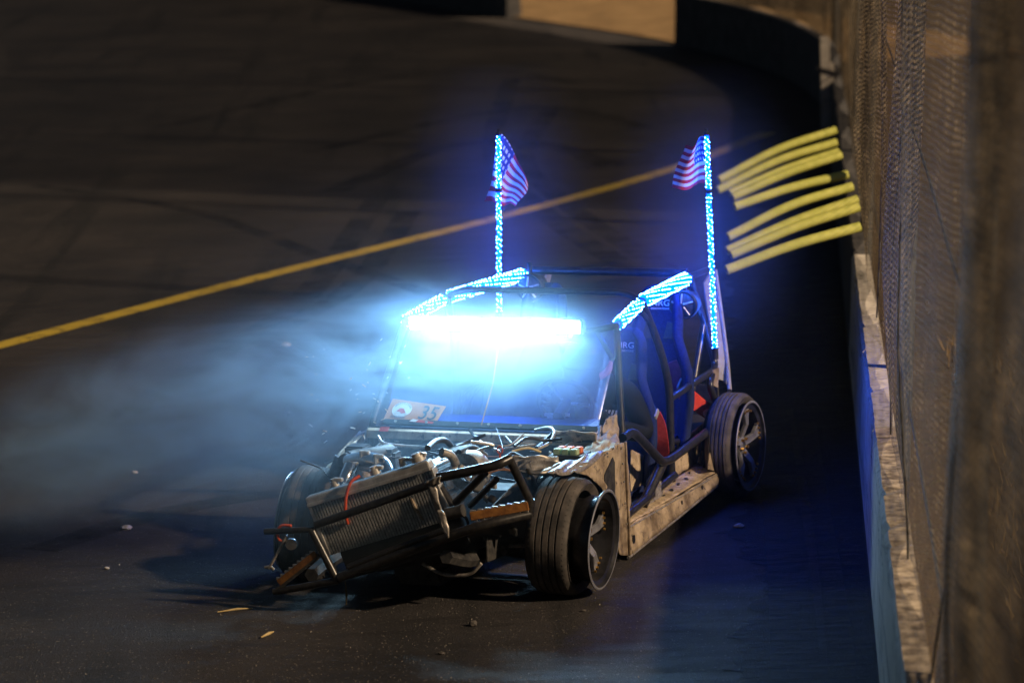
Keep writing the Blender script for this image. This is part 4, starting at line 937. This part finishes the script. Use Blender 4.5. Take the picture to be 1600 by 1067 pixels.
def helm(u, v):
    a = 2 * math.pi * u; ph = math.pi * (v * .86 - .5 + .14); r_ = .145
    p = Vector((math.cos(ph) * math.cos(a) * r_ * 1.12, math.cos(ph) * math.sin(a) * r_ * .95, math.sin(ph) * r_ * 1.06))
    if p.x > .05 and -.10 < p.z < .05: p.x += .0
    return HC + p
b.grid(helm, 32, 18); hm = part(b, 'helmet', 'helmet_shell', person, True)
b = MB(); b.grid(lambda u, v: HC + Vector((math.cos((u - .5) * 2.3) * .168, math.sin((u - .5) * 2.3) * .146, -.03 + .075 * v)), 14, 4); part(b, 'visor', 'black_plastic', hm, True)
b = MB(); b.grid(lambda u, v: HC + Vector((math.cos((u - .5) * 1.9) * (.165 + .012 * math.sin(v * 3.1)), math.sin((u - .5) * 1.9) * .142, -.13 + .085 * v)), 14, 4); part(b, 'chin_bar', 'helmet_shell', hm, True)
b = MB(); b.tube(spline([HC + Vector((.08, .10, -.10)), HC + Vector((.02, .135, -.07)), HC + Vector((-.03, .13, -.03))], 5), .022, 8); part(b, 'red_trim', 'red_belt', hm, True)
def hand(c0, sg):
    b = MB(); c0 = Vector(c0)
    b.box(c0, (.05, .07, .085), Matrix.Rotation(R(-25), 3, 'Y'), ch=.018)
    for k in range(4):
        o_ = c0 + Vector((.015, sg * .01, -.035 + .022 * k)); L_ = (.038, .046, .042, .034)[k]
        b.tube(spline([o_, o_ + Vector((L_ * .7, -sg * .012, .004)), o_ + Vector((L_, -sg * .035, 0)), o_ + Vector((L_ * .5, -sg * .05, -.006))], 3), .0095, 7)
    o_ = c0 + Vector((-.005, -sg * .02, .035)); b.tube(spline([o_, o_ + Vector((.012, -sg * .025, .016)), o_ + Vector((.022, -sg * .045, .010))], 3), .010, 7)
    part(b, 'glove', 'seat_cloth', person, True)
hand((.19, .50, .86), 1); hand((.19, .24, .86), -1)
# white slanted print on the chest
cp0 = ax(944, 644, .02)
b = MB()
for k in range(5):
    o_ = cp0 + Vector((0, -.004 + .022 * k, 0)); b.prism([o_ + Vector((0, 0, -.014)), o_ + Vector((0, .013, -.014)), o_ + Vector((0, .024, .014)), o_ + Vector((0, .011, .014))], (.002, 0, 0))
b.prism([cp0 + Vector((0, 0, -.024)), cp0 + Vector((0, .10, -.024)), cp0 + Vector((0, .106, -.017)), cp0 + Vector((0, .004, -.017))], (.002, 0, 0))
part(b, 'chest_print', 'white_print', person)

# ------------------------------------------------------------------ flags
def flag(name_lab, fn, nu=65, nv=52):
    o0 = Vector(fn(0, 0)); b = MB()
    def mi(i, j):
        u = (i + .5) / nu; v = (j + .5) / nv           # v 0 bottom .. 1 top
        if u < .40 and v > 6 / 13:
            cx_ = u / .40 * 11; cy_ = (v - 6 / 13) / (7 / 13) * 9; fx_ = cx_ % 2; fy_ = cy_ % 2
            return 1 if ((abs(fx_ - 1) < .45 and abs(fy_ - 1) < .45)) else 2
        return 0 if int(v * 13) % 2 == 0 else 1
    b.grid(lambda u, v: Vector(fn(u, v)) - o0, nu, nv, mi)
    o = b.build('flag', ['flag_red', 'flag_white', 'flag_blue'], None, True, loc=o0)
    tag(o, name_lab, 'flag', 'flags on the whip lights'); return o
def wpx(px, py, y): return wat(px, py, y, axis=1)
def c2w(v): return _fx * v[0] + _ly * v[1] + Vector((0, 0, 1)) * v[2]
yw0 = c2w(W0b).y; yw1 = c2w(W1b).y
# quad corners in the picture at the pole's own distance, billowing towards the camera
def cloth(TLp, BLp, BRp, TRp, yw, amp, k1, ph):
    a, b_, c_, d = (wpx(*p, yw) for p in (TLp, BLp, BRp, TRp))
    def fn(u, v):
        p = (b_.lerp(c_, u)).lerp(a.lerp(d, u), v)
        p = p + Vector((0, 1, 0)) * (amp * math.sin(u * k1 + v * 1.3 + ph) * min(1, u * 3) + .03) + Vector((.010 * math.sin(v * 5 + u * 3), 0, .012 * math.sin(u * 7 + ph)))
        return p
    return fn
# left flag hangs limp, folded in two lobes from the pole
def fl_left(u, v):
    tl, bl, br, tr = (wpx(*p, yw0) for p in ((784, 210), (757, 317), (808, 326), (827, 290)))
    p = bl.lerp(br, u).lerp(tl.lerp(tr, u), v)
    return p + Vector((.012 * math.sin(v * 6 + u * 4), .075 - .05 * math.sin(u * 6.5 + v * 2.0) * (1 - .6 * v), .012 * math.sin(u * 9)))
flag('small stars and stripes flag hanging limp on the left whip light', fl_left)
flag('small stars and stripes flag blown leftward on the right whip light', cloth((1102, 215), (1106, 290), (1050, 296), (1070, 232), yw1, .06, 5.5, .4))

# ------------------------------------------------------------------ loose bits on the track
def pebble(px, py, r_, lab, mat='stone', flat=.6):
    p = wat(px, py, 0); rnd = random.Random(int(px)); bm = bmesh.new(); bmesh.ops.create_icosphere(bm, subdivisions=2, radius=r_)
    for v in bm.verts: v.co = Vector((v.co.x * 1.3, v.co.y, v.co.z * flat)) * (1 + rnd.uniform(-.18, .18))
    b = MB(); b.add([v.co + Vector((0, 0, r_ * flat * .8)) for v in bm.verts], [[v.index for v in f.verts] for f in bm.faces]); bm.free()
    o = b.build('stone' if mat == 'stone' else 'debris', mat, loc=p); tag(o, lab, 'stone' if mat == 'stone' else 'debris', 'loose bits on the track')
pebble(447, 541, .03, 'pale stone on the track just below the yellow line', 'stone')
pebble(198, 827, .028, 'pale stone lying alone left of the front wheel')
pebble(210, 740, .02, 'small white stone lying in the smoke left of the car')
pebble(167, 889, .014, 'dull brown pebble left of the car shadow')
pebble(739, 978, .018, 'dark rubber lump on the track in front of the car', 'tyre', 1.0)
pebble(690, 1022, .014, 'tiny dark crumb near the bottom edge of the track', 'tyre')
pebble(1155, 824, .025, 'flat grey stone in the shade beside the rear wheel')
pebble(912, 955, .012, 'small black crumb below the front wheel', 'tyre')
def splinter(px0, py0, px1, py1, lab, r_=.008):
    a = wat(px0, py0, 0); c_ = wat(px1, py1, 0); a.z = c_.z = r_ + .001; b = MB(); m_ = a.lerp(c_, .5) + Vector((.01, .01, .004))
    b.tube([Vector((0, 0, 0)), m_ - a, c_ - a], [r_ * .4, r_, r_ * .3], 6); tag(b.build('straw_splinter', 'straw', loc=a), lab, 'splinter', 'loose bits on the track')
splinter(340, 958, 395, 952, 'long pale splinter at the edge of the car shadow', .007)
splinter(408, 998, 428, 989, 'short straw coloured splinter near the bottom left', .009)
b = MB(); p = wat(541, 944, 0); b.tube([(0, 0, 0), (.004, 0, .06), (0, .004, .13)], [.005, .006, .002], 6)
tag(b.build('grass_blade', 'dry_grass', loc=p), 'single upright grass blade below the front bar', 'grass blade')
# fine grit, uncountable
rnd = random.Random(3); b = MB()
for i in range(3600):
    p = wat(rnd.uniform(-40, 1360), 1090 - 560 * rnd.random() ** 2.2, 0); r_ = rnd.uniform(.0012, .0036) * (1 if rnd.random() < .97 else 2)
    a = rnd.uniform(0, 6.28); q = [Vector((p.x + r_ * math.cos(a + k * 2.09), p.y + r_ * math.sin(a + k * 2.09), .0005)) for k in range(3)] + [Vector((p.x, p.y, r_ * 1.3))]
    b.add(q, [(0, 1, 3), (1, 2, 3), (2, 0, 3)])
tag(b.build('grit', 'grit_stone'), 'fine loose grit scattered over the asphalt', kind='stuff')
b = MB()
for i in range(45):
    p = wpx(rnd.uniform(440, 640), rnd.uniform(520, 690), rnd.uniform(-1.6, .0)); r_ = rnd.uniform(.0014, .003); d_ = Vector((rnd.uniform(-1, 1), rnd.uniform(-1, 1), rnd.uniform(-1, 1))).normalized() * rnd.uniform(.004, .016)
    b.tube([p - d_, p + d_], r_, 5)
tag(b.build('airborne_flecks', 'cap_white'), 'tiny bright flecks flying in the smoke left of the car', kind='stuff')
# dry grass behind the fence
b = MB()
for i in range(5000):
    y = rnd.uniform(-6, 6); x = wallx(y) + .7 + rnd.random() ** 1.2 * 3.0; h = rnd.uniform(.05, .22); a = rnd.uniform(0, 6.28); wd = rnd.uniform(.004, .010); l_ = rnd.uniform(.02, .12)
    b.add([(x - wd * math.sin(a), y + wd * math.cos(a), .05), (x + wd * math.sin(a), y - wd * math.cos(a), .05), (x + l_ * math.cos(a), y + l_ * math.sin(a), h)], [(0, 1, 2)])
tag(b.build('dry_grass', 'dry_grass'), 'dry grass on the verge seen through the net', kind='stuff')

# ------------------------------------------------------------------ smoke drifting from the car, plus haze added for lamp glow
def smoke():
    m = bpy.data.materials.new('smoke'); m.use_nodes = True; t = m.node_tree; t.nodes.clear(); M['smoke'] = m
    out = t.nodes.new('ShaderNodeOutputMaterial'); pv = t.nodes.new('ShaderNodeVolumePrincipled')
    pv.inputs['Color'].default_value = (.46, .72, 1.0, 1); pv.inputs['Anisotropy'].default_value = .15
    tc = t.nodes.new('ShaderNodeTexCoord')
    def blob(c, s, amp, tilt=0.0):
        m0 = t.nodes.new('ShaderNodeMapping'); m0.inputs['Location'].default_value = (-c[0], -c[1], -c[2]); t.links.new(tc.outputs['Object'], m0.inputs[0])
        m1 = t.nodes.new('ShaderNodeMapping'); m1.inputs['Rotation'].default_value = (0, tilt, 0); t.links.new(m0.outputs[0], m1.inputs[0])
        mp = t.nodes.new('ShaderNodeMapping'); mp.inputs['Scale'].default_value = (1 / s[0], 1 / s[1], 1 / s[2]); t.links.new(m1.outputs[0], mp.inputs[0])
        ln = t.nodes.new('ShaderNodeVectorMath'); ln.operation = 'LENGTH'; t.links.new(mp.outputs[0], ln.inputs[0])
        mr = t.nodes.new('ShaderNodeMapRange'); mr.interpolation_type = 'SMOOTHERSTEP'
        t.links.new(ln.outputs['Value'], mr.inputs[0]); mr.inputs[1].default_value = 0; mr.inputs[2].default_value = 1; mr.inputs[3].default_value = amp; mr.inputs[4].default_value = 0
        return mr.outputs[0]
    n = N(t, 'ShaderNodeTexNoise', Scale=1.25, Detail=7, Roughness=.64, Distortion=1.6); mp = t.nodes.new('ShaderNodeMapping'); mp.inputs['Scale'].default_value = (.8, 1, 1.7); mp.inputs['Rotation'].default_value = (0, R(-20), 0)
    t.links.new(tc.outputs['Object'], mp.inputs[0]); t.links.new(mp.outputs[0], n.inputs[0])
    nr = ramp(t, n.outputs[0], [(.40, .02), (.62, .55), (.75, 1.0)])
    def add(a, b_, op='ADD'):
        x = N(t, 'ShaderNodeMath', operation=op); t.links.new(a, x.inputs[0]); t.links.new(b_, x.inputs[1]); return x.outputs[0]
    lw = c2w(Vector((XL + .2, 0, zc - .05)))
    d1 = blob((lw.x + .02, lw.y - .3, lw.z - .12), (1.5, 1.1, .74), SM[0])
    d2 = blob((lw.x - 1.75, lw.y + .05, .86), (2.3, 1.2, .66), SM[1], R(13))
    d3 = blob((lw.x - .2, lw.y, 1.1), (3.6, 2.4, 1.6), SM[2])
    wa, wb = c2w((W0a + W0b) / 2), c2w((W1a + W1b) / 2)
    halo_haze = add(blob((wa.x, wa.y, wa.z + .1), (.75, .6, 1.2), SM[3]), blob((wb.x, wb.y, wb.z + .1), (.75, .6, 1.2), SM[3]))  # haze added around both whip lights to stand in for lens halo
    glow_haze = blob((lw.x + .26, lw.y - .15, lw.z - .05), (1.0, .6, .42), SM[4])  # haze added over the light bar to spread its bloom
    fw_ = c2w(Vector((1.75, -.25, .62)))
    d6 = blob((fw_.x, fw_.y, fw_.z), (1.5, .9, .62), SM[5])
    tot = add(add(add(add(add(add(d2, d1), nr, 'MULTIPLY'), d3), halo_haze), glow_haze), d6)
    t.links.new(tot, pv.inputs['Density']); t.links.new(pv.outputs[0], out.inputs['Volume'])
SM = (.85, 4.4, .014, .26, .85, .24)
smoke()
b = MB(); b.box((-1.35, -.1, 1.32), (6.3, 4.4, 2.62)); o = b.build('smoke_cloud', 'smoke'); tag(o, 'white smoke drifting left from the car in the light bar glare, with haze added for lamp halos', kind='stuff')
